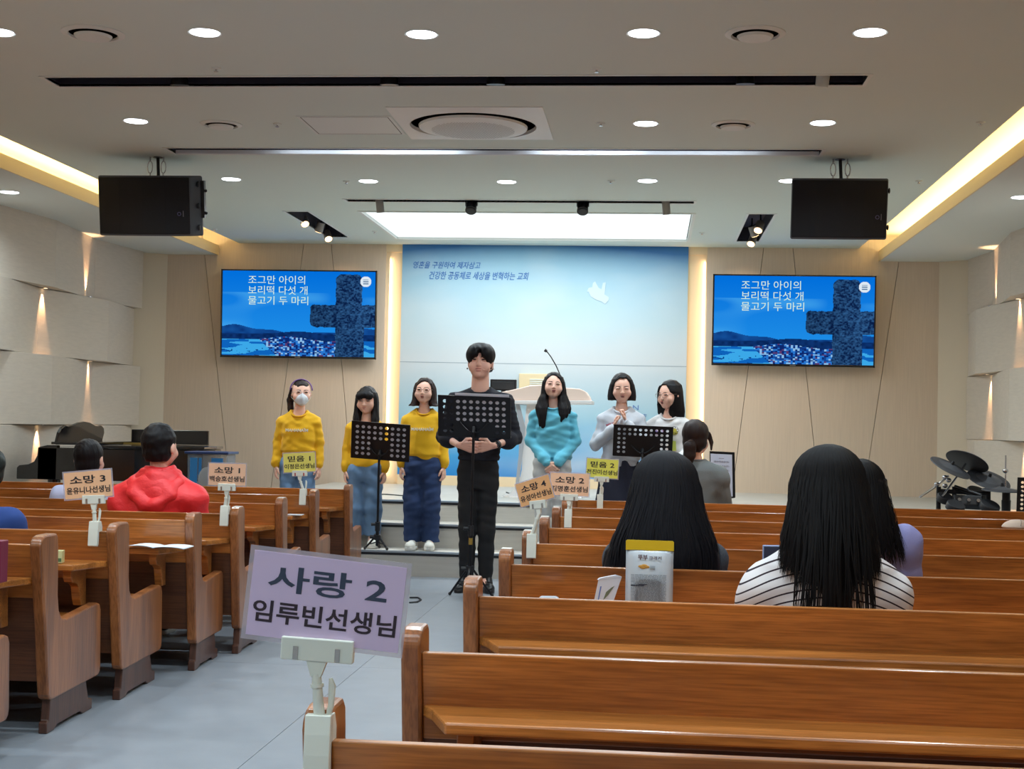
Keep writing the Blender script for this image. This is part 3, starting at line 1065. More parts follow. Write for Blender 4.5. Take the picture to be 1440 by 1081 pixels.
for i, (x, y) in enumerate(LP):
    lab = 'brown wooden pew left of the aisle, %s from the camera' % (ord_[i] if i else 'nearest, only its arm in view')
    if i == 0:
        o = pl0
        o.location = (x, y, 0)
        o.rotation_euler = (0, 0, .045)
        o['label'] = lab
        o['group'] = 'pews left of the aisle'
    else: o = dup(pl0, (x, y, 0), .045, lab, 'pews left of the aisle')
    o.scale = (1, 1.16 if i < 3 else 1, 1.033)
    if i >= 4 and i < 7: MB().box(-.041, -.004, .045, .12, .73, .7315).build('number_sticker', M_white, o)

# ------------------------------------------------------------------ name cards on clips
M_lam = mat('laminate_film', (205, 196, 208), .2, alpha=.4)


def card(px, py, wpx, hpx, Y, roll, col, l1, l2, label, clamp, ink=(28, 26, 34), yaw=0, w1=.72, w2=.90, ink2=None, pw=None, tilt=0, zb=.698):
    """card centre and size as seen at depth Y; clamp = pixel where the clip bites the pew"""
    k = Y / FOC
    p = at(px, py, Y=Y)
    W, H = wpx * k, hpx * k
    c = at(clamp[0], clamp[1], Y=Y + .012)
    t = thing('name_card_holder', label, 'sign', (c.x, Y, zb), group='name cards clipped to pews')
    rot = Euler((tilt, roll, yaw))
    Mx = Matrix.Translation(p - Vector((c.x, Y, zb))) @ rot.to_matrix().to_4x4()

    def put(o):
        o.matrix_basis = Mx @ (Matrix.Translation(o.location) @ o.rotation_euler.to_matrix().to_4x4())
        return o
    Mc = mat('card_' + '_'.join(map(str, col)), col, .6)
    put(MB().box(-W / 2, W / 2, -.0012, .0012, -H / 2, H / 2).build('card', Mc, t))
    mg = W * .03
    b = MB()
    for bx in ((-W / 2 - mg, W / 2 + mg, H / 2, H / 2 + mg), (-W / 2 - mg, W / 2 + mg, -H / 2 - mg, -H / 2), (-W / 2 - mg, -W / 2, -H / 2, H / 2), (W / 2, W / 2 + mg, -H / 2, H / 2)): b.box(bx[0], bx[1], -.0008, .0008, bx[2], bx[3])
    put(b.build('laminate_edge', M_lam, t))
    I1 = mat('ink_' + '_'.join(map(str, ink)), ink, .6)
    I2 = mat('ink_' + '_'.join(map(str, ink2 or ink)), ink2 or ink, .6)
    put(text_mesh('lettering', l1, H * .4, I1, t, (0, -.0016, H * .2), width=W * w1, height=H * .31, bold=.007 * H))
    put(text_mesh('lettering', l2, H * .3, I2, t, (0, -.0016, -H * .20), width=W * w2, height=H * .26, bold=.005 * H))
    # clip: jaw along the lower card edge, post, lever, clamp on the board
    jw = W * .47
    q = Mx @ Vector(((pw or 0) * W, 0, -H / 2))
    jaw = MB().box(-jw / 2, jw / 2, -.009, .009, -.028, .008).build('jaw', M_white, t, bev=.002)
    jm = Matrix.Translation(q) @ Euler((0, roll * .45, yaw)).to_matrix().to_4x4()
    jaw.matrix_basis = jm
    for s_ in (-1, 1): MB().box(s_ * jw * .29 - .004, s_ * jw * .29 + .004, -.0105, .0095, -.026, -.006).build('spring', M_chrome, jaw)
    g = MB().prism([(-jw * .14, -.028), (jw * .14, -.028), (.008, -.052), (-.008, -.052)], 'xz', -.006, .006).build('gusset', M_white, t)
    g.matrix_basis = jm
    a = jm @ Vector((0, 0, -.048))
    bt = Vector((0, 0, .035))
    d = bt - a
    MB().cyl(a, bt, .0075, .009, 14).build('post', M_white, t, smooth=True)
    MB().cyl(a + d * .22, a + d * .3, .0105, n=16).build('joint', M_white, t, smooth=True)
    MB().tube([bt + Vector((.010, .004, -.01)), bt + Vector((.016, .008, .02)), bt + Vector((.017, .010, .05)), bt + Vector((.014, .01, .062))], .005, 8, rs=[.004, .005, .006, .003]).build('lever', M_white, t, smooth=True)
    cw = .0205
    prof = [(-.012, .042), (.020, .042), (.034, .018), (.034, -.022), (.030, -.026), (.030, -.002), (.0, -.002), (-.0, -.050), (-.010, -.062), (-.020, -.058), (-.0185, -.02), (-.016, .012)]
    MB().prism([(y - .0, z) for y, z in prof], 'yz', -cw, cw).build('clamp', M_white, t, bev=.0015)
    t.location.y = Y
    return t


card(458.5, 845, 222, 121, 2.212, R_(5.0), (212, 190, 222), '사랑 2', '임루빈선생님', 'large lilac name card clipped to the nearest pew', (451, 1040), (52, 62, 84), ink2=(48, 32, 44), w1=.78, w2=.94, pw=-.02)
card(124, 681, 71, 38, 5.745, -R_(6), (236, 186, 146), '소망 3', '윤유니나선생님', 'orange name card numbered 3 at left', (134.5, 748), zb=.721, w1=.75, w2=.92, pw=.1)
card(319.5, 667, 54, 31, 7.03, -R_(0), (238, 190, 158), '소망 1', '백승호선생님', 'orange name card numbered 1 beside the red jacket', (317, 727), zb=.721, w1=.7, w2=.95)
card(421, 650, 46, 27, 8.975, -R_(4), (232, 222, 110), '믿음 1', '이정은선생님', 'yellow name card numbered 1 in front of the masked girl', (427, 688), zb=.721, w1=.72, w2=.95)
card(752, 690, 52, 33, 6.05, -R_(18), (232, 172, 118), '소망 4', '유성아선생님', 'orange name card numbered 4, tilted steeply', (748, 762), w1=.75, w2=.92, yaw=-.3)
card(801, 681, 54, 31, 7.92, R_(1), (238, 190, 156), '소망 2', '김명훈선생님', 'orange name card numbered 2, partly behind the tilted card', (799, 736), w1=.75, w2=.95)
card(847, 658.5, 44, 26, 9.76, R_(2.5), (228, 224, 96), '믿음 2', '전진미선생님', 'yellow name card numbered 2 by the right-hand music stand', (844, 699), w1=.76, w2=.98)

# ------------------------------------------------------------------ things on the pews
shz = .578
# snack pouch on the shelf of the third right pew
Yp = 5.05
p = at(914, 760, Y=Yp)
q = at(914, 845, Y=Yp)
Wp = 66 * Yp / FOC
Hp = p.z - shz
t = thing('snack_pouch', 'white snack pouch with yellow top standing on a pew shelf', 'bag', (p.x, Yp, shz + .001), -.03)
M_pch = mat('pouch_foil', (196, 204, 212), .3, metal=.1, bump=.1, bscale=(25, 25, 25))


def pillow(W, H, th, z0=0, nx=10, nz=14, pinch=.0):
    vs, fs = [], []
    for s_ in (-1, 1):
        for j in range(nz + 1):
            for i in range(nx + 1):
                a = i / nx * 2 - 1
                zt = j / nz
                y = s_ * th * (1 - a ** 4) * (1 - zt ** 3) ** .8 * (1 if s_ < 0 else 1)
                vs.append((a * W / 2, y, z0 + H * zt))
    n1 = (nx + 1) * (nz + 1)
    for k in (0, 1):
        for j in range(nz):
            for i in range(nx):
                b0 = k * n1 + j * (nx + 1) + i
                f = (b0, b0 + 1, b0 + nx + 2, b0 + nx + 1)
                fs.append(f if k == 0 else f[::-1])
    return vs, fs


vs, fs = pillow(Wp, Hp * .87, .026)
MB().add(vs, fs).build('pouch', M_pch, t, smooth=2)
MB().prism([(-Wp / 2 - .001, Hp * .845), (-Wp * .2, Hp * .85), (0, Hp * .84), (Wp * .25, Hp * .85), (Wp / 2 + .001, Hp * .845), (Wp / 2 + .001, Hp * .985), (Wp / 2 - .004, Hp), (-Wp / 2 + .004, Hp), (-Wp / 2 - .001, Hp * .985)], 'xz', -.004, .002).build('top_band', mat('yellow_band', (218, 182, 30), .4), t)
M_br = mat('pouch_brown', (92, 44, 34), .6)
text_mesh('lettering', '뚜부', .03, M_br, t, (-Wp * .14, -.0165, Hp * .74), width=Wp * .20, height=.018, bold=.0006)
text_mesh('lettering', '크래커', .03, M_br, t, (Wp * .12, -.0165, Hp * .735), width=Wp * .26, height=.012, bold=.0003)
b = MB()
for k, (x, z) in enumerate(((-.028, 0), (-.018, .003), (-.010, -.001), (-.022, -.004))): b.ball((x + .0, -.0200, Hp * .60 + z), (.011, .002, .005), 10, 6)
b.build('cracker_picture', mat('cracker_gold', (206, 152, 66), .6), t)
M_sm = mat('small_print', (90, 96, 104), .7)
b = MB()
rr = random.Random(5)
for k in range(20):
    z = Hp * (.47 - .022 * k)
    x = -Wp * .38
    while x < Wp * .34:
        l_ = rr.uniform(.004, .016)
        b.box(x, min(x + l_, Wp * .36), -.0285, -.0268, z, z + .0013)
        x += l_ + .002
for k in range(3): b.box(-.0 + .002, .02, -.0226, -.021, Hp * (.605 - .022 * k), Hp * (.605 - .022 * k) + .001)
o = b.build('small_print', M_sm, t)
o['kind'] = 'stuff'
MB().box(-Wp * .38, -Wp * .10, -.0292, -.027, Hp * .30, Hp * .315).box(-Wp * .22, -Wp * .04, -.0292, -.027, Hp * .318, Hp * .33).build('print_block', mat('print_grey', (66, 68, 78), .7), t)
# folded leaflet leaning beside it
p0 = at(852, 838, Y=5.05)
t = thing('leaflet', 'small folded leaflet with flower print leaning beside the snack pouch', 'leaflet', (p0.x, 5.05, shz + .001), .25)
MB().prism([(-.044, 0), (.025, 0), (.056, .094), (-.028, .083)], 'xz', -.002, .0).build('cover', mat('paper_white', (214, 214, 222), .7), t)
MB().prism([(-.030, .083), (.056, .094), (.035, .100), (-.022, .089)], 'xz', -.003, .012).build('fold', mat('paper_white', (214, 214, 222), .7), t)
MB().prism([(-.03, .008), (-.027, .008), (-.017, .06), (-.021, .06)], 'xz', -.0032, -.002).build('blue_spine', mat('leaflet_blue', (96, 120, 186), .6), t)
MB().prism([(-.01, .012), (.008, .03), (.03, .062), (.018, .055), (0, .04)], 'xz', -.0032, -.002).build('leaf_print', mat('leaflet_green', (110, 116, 92), .6), t)
p0 = at(771, 838, Y=5.03)
vs, fs = pillow(.05, .02, .01)
tag(MB().prism([(-.025, 0), (.026, 0), (.028, .012), (.02, .016), (-.02, .015), (-.027, .01)], 'xz', 0, .03, Matrix.Scale(1.3, 4)).build('wrapper', M_pch, None, bev=.003), 'tiny white wrapper on the pew shelf near the aisle', 'wrapper').location = (p0.x, 5.02, shz)
# open paper on a left pew shelf
p0 = at(220, 768, Y=6.7)
t = thing('open_booklet', 'open white booklet lying on a left pew shelf', 'booklet', (at(222, 768, Y=6.4).x, 6.40, .60), .06)
vs, fs = [], []
for i in range(13):
    a = i / 12 * 2 - 1
    zz = .006 + .008 * abs(math.sin(a * PI)) ** .7 * (1 if a < 0 else .8)
    vs += [(a * .145, -.075 - .02 * a, zz), (a * .14 + .01, .075, zz)]
for i in range(12): fs.append((2 * i, 2 * i + 2, 2 * i + 3, 2 * i + 1))
MB().add(vs, fs).add([(x, y, z - .003) for x, y, z in vs], [f[::-1] for f in fs]).build('pages', mat('page_white', (222, 228, 234), .7), t)
# small carton and burgundy bag
p0 = at(85, 790, Y=5.46)
t = thing('small_carton', 'small green and cream carton on a left pew shelf', 'box', (at(85, 790, Y=5.62).x, 5.60, .60), .2)
MB().box(-.018, .014, 0, .05, 0, .05).build('carton', mat('carton_cream', (206, 204, 150), .6), t, bev=.001)
MB().box(-.015, .011, -.001, 0, .006, .02).build('print', mat('carton_green', (80, 110, 70), .6), t)
p0 = at(2, 780, Y=4.76)
t = thing('burgundy_box', 'burgundy snack box at the left picture edge', 'box', (at(-9, 780, Y=4.92).x, 4.90, .60))
MB().box(-.05, .05, -.03, .03, 0, .15).build('carton', mat('burgundy', (120, 34, 62), .45), t, bev=.003)
MB().box(.034, .046, -.0315, -.03, .012, .032).box(.034, .046, -.0315, -.03, .045, .055).build('print', M_white, t)
# little paper on a far left shelf
tag(MB().box(-.05, .05, -.04, .04, 0, .004).build('paper_slip', mat('page_white', (222, 228, 234), .7)), 'white paper slip on the far left pew shelf', 'paper').location = (at(415, 717, Y=8.9).x, 8.9, .60)
# ------------------------------------------------------------------ implicit-surface modelling for figures
def axis(lo, hi, base, zones):
    """sample positions; zones = (a, b, step) finer intervals"""
    out = [lo]
    while out[-1] < hi:
        p = out[-1]
        st_ = base
        for a, b_, s_ in zones:
            if a - base <= p <= b_: st_ = min(st_, s_)
        out.append(p + st_)
    return np.array(out, np.float32)


class SDF:
    def __init__(s, lo, hi, base=.008, zx=(), zy=(), zz=()):
        s.x, s.y, s.z = axis(lo[0], hi[0], base, zx), axis(lo[1], hi[1], base, zy), axis(lo[2], hi[2], base, zz)
        s.F = np.full((len(s.x), len(s.y), len(s.z)), .5, np.float32)

    def _sl(s, lo, hi):
        r = []
        for a, l, h in ((s.x, lo[0], hi[0]), (s.y, lo[1], hi[1]), (s.z, lo[2], hi[2])):
            i, j = np.searchsorted(a, l), np.searchsorted(a, h)
            r.append(slice(max(0, i - 1), min(len(a), j + 1)))
        return tuple(r)

    def _co(s, sl): return s.x[sl[0]][:, None, None], s.y[sl[1]][None, :, None], s.z[sl[2]][None, None, :]

    def op(s, d, sl, k, mode):
        f = s.F[sl]
        if mode == 'add':
            if k > 0:
                h = np.clip(.5 + .5 * (f - d) / k, 0, 1)
                s.F[sl] = f * (1 - h) + d * h - k * h * (1 - h)
            else: s.F[sl] = np.minimum(f, d)
        elif mode == 'sub':
            if k > 0:
                h = np.clip(.5 - .5 * (f + d) / k, 0, 1)
                s.F[sl] = f * (1 - h) - d * h + k * h * (1 - h)
            else: s.F[sl] = np.maximum(f, -d)

    def cap(s, a, b_, ra, rb=None, k=.015, mode='add', flat=None):
        """tapered capsule; flat = (axis index, factor) squashes it"""
        rb = ra if rb is None else rb
        a, b_ = np.array(a, float), np.array(b_, float)
        pad = max(ra, rb) * 1.3 + k + .03
        sl = s._sl(np.minimum(a, b_) - pad, np.maximum(a, b_) + pad)
        X, Y, Z = s._co(sl)
        if 0 in s.F[sl].shape: return s
        d = b_ - a
        L = max(float(d @ d), 1e-9)
        t = np.clip(((X - a[0]) * d[0] + (Y - a[1]) * d[1] + (Z - a[2]) * d[2]) / L, 0, 1)
        q = [X - a[0] - d[0] * t, Y - a[1] - d[1] * t, Z - a[2] - d[2] * t]
        if flat: q[flat[0]] = q[flat[0]] / flat[1]
        dd = np.sqrt(q[0] ** 2 + q[1] ** 2 + q[2] ** 2) - (ra + (rb - ra) * t)
        if flat and flat[1] < 1: dd = dd * flat[1] ** .5
        s.op(dd, sl, k, mode)
        return s

    def path(s, pts, rs, k=.01, flat=None):
        for i in range(len(pts) - 1): s.cap(pts[i], pts[i + 1], rs[i], rs[i + 1], k, flat=flat)
        return s

    def ell(s, c, r, k=.015, mode='add', M=None):
        c, r = np.array(c, float), np.array(r, float)
        pad = max(r) + k + .03
        sl = s._sl(c - pad, c + pad)
        if 0 in s.F[sl].shape: return s
        X, Y, Z = s._co(sl)
        X, Y, Z = X - c[0], Y - c[1], Z - c[2]
        if M is not None:      # rows of M: local axes
            X, Y, Z = [X * M[i][0] + Y * M[i][1] + Z * M[i][2] for i in range(3)]
        k0 = np.sqrt((X / r[0]) ** 2 + (Y / r[1]) ** 2 + (Z / r[2]) ** 2)
        k1 = np.sqrt((X / r[0] ** 2) ** 2 + (Y / r[1] ** 2) ** 2 + (Z / r[2] ** 2) ** 2) + 1e-6
        s.op((k0 * (k0 - 1) / k1).astype(np.float32), sl, k, mode)
        return s

    def sect(s, zs, rx, ry, cx=None, cy=None, k=.01, p=2.2, mode='add'):
        """stack of rounded sections along z with flat ends"""
        zs = np.array(zs, float)
        o = np.argsort(zs)
        f = lambda v, d0: np.interp(s.z, zs[o], np.array(v if v is not None else [d0] * len(zs), float)[o])
        mxr = max(max(rx), max(ry)) + .06
        cxm = 0 if cx is None else float(np.mean(cx))
        cym = 0 if cy is None else float(np.mean(cy))
        sl = s._sl((cxm - mxr - .1, cym - mxr - .1, zs.min() - .04), (cxm + mxr + .1, cym + mxr + .1, zs.max() + .04))
        if 0 in s.F[sl].shape: return s
        X, Y, Z = s._co(sl)
        RX, RY, CX, CY = [v[sl[2]][None, None, :] for v in (f(rx, 0), f(ry, 0), f(cx, 0), f(cy, 0))]
        q = (np.abs((X - CX) / RX) ** p + np.abs((Y - CY) / RY) ** p) ** (1 / p)
        d = (q - 1) * np.minimum(RX, RY)
        d = np.maximum(d, np.maximum(zs.min() - Z, Z - zs.max()))
        s.op(d.astype(np.float32), sl, k, mode)
        return s

    def noise(s, amp, f, seed, n=7, zlo=-9, zhi=9):
        """wrinkles: a few random plane waves, wave numbers about f"""
        r = np.random.default_rng(seed)
        X, Y, Z = s.x[:, None, None], s.y[None, :, None], s.z[None, None, :]
        acc = 0
        for i in range(n):
            kx, ky, kz = r.normal(0, 1, 3) * np.array(f)
            acc = acc + np.sin(X * kx + Y * ky + Z * kz + r.uniform(0, 6.3) + .8 * np.sin(Z * f[2] * .6 + X * f[0] * .5 + i))
        wz = ((s.z > zlo) & (s.z < zhi)).astype(np.float32)[None, None, :]
        s.F += (amp / math.sqrt(n) * acc * wz).astype(np.float32)
        return s

    def mesh(s, name, M, parent, smooth_it=0):
        F = s.F
        F[0] = F[-1] = np.maximum(F[0], .01)
        F[:, 0] = np.maximum(F[:, 0], .01)
        F[:, -1] = np.maximum(F[:, -1], .01)
        F[:, :, 0] = np.maximum(F[:, :, 0], .01)
        F[:, :, -1] = np.maximum(F[:, :, -1], .01)
        F = np.where(np.abs(F) < 1e-6, 1e-6, F)
        I = F < 0
        n = [a - 1 for a in F.shape]
        cnt = np.zeros(n, np.int8)
        for a in (0, 1):
            for b_ in (0, 1):
                for c in (0, 1): cnt += I[a:a + n[0], b_:b_ + n[1], c:c + n[2]]
        act = (cnt > 0) & (cnt < 8)
        ids = -np.ones(n, np.int64)
        ci, cj, ck = np.nonzero(act)
        ids[ci, cj, ck] = np.arange(len(ci))
        P = np.zeros((len(ci), 3))
        N = np.zeros(len(ci))
        ax = (s.x, s.y, s.z)
        corners = [(a, b_, c) for a in (0, 1) for b_ in (0, 1) for c in (0, 1)]
        for c0 in corners:
            for dx in range(3):
                if c0[dx]: continue
                c1 = list(c0)
                c1[dx] = 1
                f0 = F[ci + c0[0], cj + c0[1], ck + c0[2]]
                f1 = F[ci + c1[0], cj + c1[1], ck + c1[2]]
                m_ = (f0 < 0) != (f1 < 0)
                t = np.where(m_, f0 / np.where(m_, f0 - f1, 1), 0)
                p0 = np.stack([s.x[ci + c0[0]], s.y[cj + c0[1]], s.z[ck + c0[2]]], 1)
                p1 = np.stack([s.x[ci + c1[0]], s.y[cj + c1[1]], s.z[ck + c1[2]]], 1)
                P += np.where(m_[:, None], p0 + (p1 - p0) * t[:, None], 0)
                N += m_
        P /= N[:, None]
        Q = []
        for d in range(3):
            e1, e2 = [(1, 2), (2, 0), (0, 1)][d]
            s0 = [slice(None)] * 3
            s1 = [slice(None)] * 3
            s0[d] = slice(0, -1)
            s1[d] = slice(1, None)
            a, b_ = I[tuple(s0)], I[tuple(s1)]
            i, j, k_ = np.nonzero(a != b_)
            g = np.stack([i, j, k_], 1)
            ok = (g[:, e1] > 0) & (g[:, e2] > 0) & (g[:, e1] < F.shape[e1] - 1) & (g[:, e2] < F.shape[e2] - 1)
            g = g[ok]
            fl = a[g[:, 0], g[:, 1], g[:, 2]]
            q = []
            for o1, o2 in ((-1, -1), (0, -1), (0, 0), (-1, 0)):
                h = g.copy()
                h[:, e1] += o1
                h[:, e2] += o2
                q.append(ids[h[:, 0], h[:, 1], h[:, 2]])
            q = np.stack(q, 1)
            q = np.where(fl[:, None], q, q[:, ::-1])
            Q.append(q)
        Q = np.concatenate(Q)
        for _ in range(smooth_it):
            acc = np.zeros_like(P)
            w_ = np.zeros(len(P))
            for a, b_ in ((0, 1), (1, 2), (2, 3), (3, 0)):
                np.add.at(acc, Q[:, a], P[Q[:, b_]])
                np.add.at(acc, Q[:, b_], P[Q[:, a]])
                np.add.at(w_, Q[:, a], 1)
                np.add.at(w_, Q[:, b_], 1)
            P = P * .5 + .5 * acc / w_[:, None]
        me = bpy.data.meshes.new(name)
        me.vertices.add(len(P))
        me.vertices.foreach_set('co', P.astype(np.float32).ravel())
        me.loops.add(Q.size)
        me.loops.foreach_set('vertex_index', Q.astype(np.int32).ravel())
        me.polygons.add(len(Q))
        me.polygons.foreach_set('loop_start', np.arange(len(Q), dtype=np.int32) * 4)
        me.update()
        me.shade_smooth()
        me.materials.append(M)
        o = bpy.data.objects.new(name, me)
        C.objects.link(o)
        if parent: o.parent = parent
        return o


M_skin = mat('skin', (240, 190, 168), .5, sss=.12)
M_skin2 = mat('skin_deeper', (236, 184, 164), .5, sss=.12)
M_hair = mat('black_hair', (20, 17, 20), .5, bump=.2, bscale=(260, 260, 12), spec=.22)
M_hairb = mat('dark_brown_hair', (42, 30, 28), .5, bump=.2, bscale=(260, 260, 12), spec=.22)
M_eye = mat('eye_dark', (30, 20, 20), .3)
M_brow = mat('eyebrow_dark', (62, 44, 40), .8)
M_lip = mat('lips', (182, 96, 92), .5)
M_mouth = mat('mouth_inside', (70, 26, 28), .6)
M_lens = mat('spectacle_frame', (120, 100, 96), .35, metal=.4)
M_sole = mat('sole_white', (226, 224, 216), .6)


def v3(*a): return np.array(a, float)


def hand(S_, wrist, d, n, side, sc=1.0, curl=.5, k=.004, spread=.12):
    """palm, thumb and four bent fingers; d = finger direction, n = palm normal (fingers curl towards it), side = thumb direction"""
    d, n, side = [np.array(v, float) / np.linalg.norm(v) for v in (d, n, side)]
    w_ = np.array(wrist, float)
    pl = .082 * sc
    for t in (-1, -.33, .33, 1):
        S_.cap(w_ + side * .010 * t * sc, w_ + d * pl * .85 + side * .026 * t * sc, .011 * sc, .0115 * sc, k * 1.5)
    for i, (t, L) in enumerate(((1.0, .062), (.34, .070), (-.33, .065), (-1.0, .050))):
        b0 = w_ + d * pl * .9 + side * .026 * t * sc
        dr = d + side * spread * t
        p = b0
        a = .25 * curl
        for j, f in enumerate((.45, .32, .23)):
            dd = dr * math.cos(a) + n * math.sin(a)
            dd /= np.linalg.norm(dd)
            q = p + dd * L * f * sc
            S_.cap(p, q, (.0092 - .0011 * j) * sc, (.0086 - .0011 * j) * sc, k)
            p = q
            a += .9 * curl
    b0 = w_ + d * .022 * sc + side * .018 * sc
    t1 = b0 + (side * .75 + d * .6 + n * .25) * .034 * sc
    t2 = t1 + (side * .2 + d * .9 + n * .35) * .026 * sc
    t3 = t2 + (d * .95 + n * .4 - side * .1) * .02 * sc
    S_.path([b0, t1, t2, t3], [.0125 * sc, .0105 * sc, .0095 * sc, .008 * sc], k)


class Head:
    """head frame: origin at head centre, face towards -y before turning"""
    def __init__(s, c, h, yaw=0, pitch=0, roll=0, xs=1.0):
        s.c = np.array(c, float)
        s.k = h / .225
        s.s = v3(xs, 1, 1) * s.k
        s.R = np.array(Euler((pitch, roll, yaw)).to_matrix())

    def __call__(s, x, y, z): return s.c + s.R @ (v3(x, y, z) * s.s)

    def ax(s): return s.R.T      # rows: local axes


def head_sdf(S_, H, chin=1.0, female=True, face=1.0):
    k = H.k
    A = H.ax()
    e = lambda c, r, kk=.02, mode='add': S_.ell(H(*c), v3(*r) * H.s, kk * k, mode, A)
    e((0, .018, .035), (.074, .092, .078))
    e((0, -.018, -.015), (.068 * face, .072, .085), .03)
    e((0, -.035, -.062), (.048 * face, .048, .046 * chin), .03)
    e((0, -.062, -.092 * chin), (.022, .020, .017), .02)
    for s_ in (-1, 1):
        e((s_ * .040 * face, -.060, -.036), (.026, .022, .028), .02)
        e((s_ * .031, -.090, .008), (.019, .012, .011), .012, 'sub')
        e((s_ * .030, -.078, .007), (.016, .011, .0085), .004)
        e((s_ * .074, .014, -.008), (.009, .019, .030), .008)
        e((s_ * .0085, -.094, -.030), (.007, .008, .006), .005)
    S_.cap(H(0, -.083, .012), H(0, -.100, -.026), .007 * k, .0105 * k, .012 * k)
    e((0, -.082, -.056), (.021, .010, .0065), .006)
    e((0, -.080, -.066), (.017, .010, .0065), .006)


def face_parts(t, H, mouth=.25, eyes=1.0, brow=1.0, lash=M_eye, down=0, lips=True):
    """eyes, brows and lips as small meshes set on the face"""
    k = H.k
    RM = Matrix([list(r) for r in H.R])
    for s_ in (-1, 1):
        b = MB()
        n_ = 9
        up, lo = [], []
        for i in range(n_):
            a = i / (n_ - 1)
            x = s_ * (.030 + (.5 - a) * -.029)
            arch = math.sin(a * PI)
            y = -.0905 + .006 * (a - .4) ** 2 * 4 * 1.0
            z0 = .007 + .0015 * (a - .3)
            up.append(H(x, y - .0012, z0 + arch * .0050 * eyes + .0016))
            lo.append(H(x, y - .0008, z0 - arch * .0045 * eyes * (1 - down * .4)))
        vs = up + lo
        b.add(vs, [(i, i + 1, n_ + i + 1, n_ + i) for i in range(n_ - 1)])
        b.add([Vector(p) + (RM @ Vector((0, .003, 0))) * k for p in vs], [(i, i + 1, n_ + i + 1, n_ + i) for i in range(n_ - 1)])
        b.build('eye', lash, t, smooth=2)
        pts = [tuple(H(s_ * (.013 + .034 * a), -.0955 + .016 * a * a, .0245 + .0055 * math.sin(a * PI * .8) - .003 * a)) for a in (0, .25, .5, .75, 1)]
        MB().tube(pts, .0025 * k, 6, rs=[.0022 * k * brow, .003 * k * brow, .003 * k * brow, .0024 * k * brow, .001 * k]).build('eyebrow', M_brow, t, smooth=2)
    if lips:
        b = MB().ball(H(0, -.0865, -.0555 + .003), (.023 * k, .0075 * k, (.0042 + .002 * mouth) * k), 14, 8).ball(H(0, -.0845, -.0655 - .004 * mouth), (.019 * k, .0075 * k, (.0048 + .001 * mouth) * k), 14, 8)
        o = b.build('lips', M_lip, t, smooth=2)
        if mouth > .2: MB().ball(H(0, -.0895, -.060), (.0175 * k, .006 * k, (.0015 + .0045 * mouth) * k), 14, 8).build('open_mouth', M_mouth, t, smooth=2)


def glasses(t, H, M=None, r=.024):
    b = MB()
    for s_ in (-1, 1):
        pts = [tuple(H(s_ * .031 + r * 1.05 * math.cos(a), -.107 + .004 * abs(math.cos(a)), .004 + r * .92 * math.sin(a))) for a in [2 * PI * i / 20 for i in range(21)]]
        b.tube(pts, .0013 * H.k, 6)
        b.tube([tuple(H(s_ * (.031 + r), -.104, .008)), tuple(H(s_ * .071, -.08, .010)), tuple(H(s_ * .079, .008, .008))], .0013 * H.k, 6)
    b.tube([tuple(H(-.008, -.108, .006)), tuple(H(0, -.110, .009)), tuple(H(.008, -.108, .006))], .0013 * H.k, 6)
    return b.build('spectacles', M or M_lens, t, smooth=2)


def strands(t, H, M, n, zend, seed, width=.004, xr=.13, yback=.10, part=0, taper=1.0, bulge=.0, front=False, name='hair_strands', spreadx=1.0, alen=(-2.6, 2.6), flow=None, rad=(.090, .112, .098), side=0.0):
    """thin ribbons that run from the crown over the skull and hang down; azimuth 0 = back of the head"""
    r = random.Random(seed)
    V, F = [], []
    k = H.k
    for i in range(n):
        az = r.uniform(*alen)
        lift = r.uniform(.0, .006)
        L = r.uniform(.86, 1.0)
        ph, am = r.uniform(0, 6), r.uniform(.001, .005)
        pts = []
        for j in range(7):           # over the skull
            a = .12 + j / 6 * 1.35
            rx, ry, rz = rad[0] + lift, rad[1] + lift, rad[2] + lift
            x = part + math.sin(a) * math.sin(az) * rx
            y = .022 + math.sin(a) * math.cos(az) * ry
            z = .040 + math.cos(a) * rz
            pts.append(Vector(H(x, y, z)))
        p = pts[-1]
        z1 = zend + side * min(1, abs(az) / 1.9) ** 1.5 + (1 - L) * .25 + r.uniform(-.02, .02)
        m_ = 12
        x0, y0, zz0 = p
        cx, cy = H.c[0], H.c[1]
        for j in range(1, m_ + 1):
            u_ = j / m_
            z = zz0 + (z1 - zz0) * u_
            fx = 1 + (spreadx - 1) * u_ ** 1.2
            yy = y0 + bulge * math.sin(min(1, u_ * 1.3) * PI / 2)
            x = cx + (x0 - cx) * fx + am * math.sin(ph + u_ * 7) * 1.5
            if flow: x += flow(z, x - cx) * u_
            pts.append(Vector((x, yy + am * .5 * math.cos(ph + u_ * 5), z)))
        w0 = width * r.uniform(.6, 1.3)
        base = len(V)
        for j, p in enumerate(pts):
            out = Vector((p.x - cx, p.y - cy, 0))
            if out.length < 1e-4: out = Vector((0, 1, 0))
            sd = Vector((-out.y, out.x, 0)).normalized()
            ww = w0 * (1 if j < len(pts) - 4 else (len(pts) - j) / 5)
            V += [tuple(p - sd * ww / 2), tuple(p + out.normalized() * ww * .22), tuple(p + sd * ww / 2)]
        for j in range(len(pts) - 1):
            q = base + j * 3
            F += [(q, q + 1, q + 4, q + 3), (q + 1, q + 2, q + 5, q + 4)]
    me = bpy.data.meshes.new(name)
    me.from_pydata(V, [], F)
    me.shade_smooth()
    me.materials.append(M)
    o = bpy.data.objects.new(name, me)
    C.objects.link(o)
    o.parent = t
    o['kind'] = 'stuff'
    return o


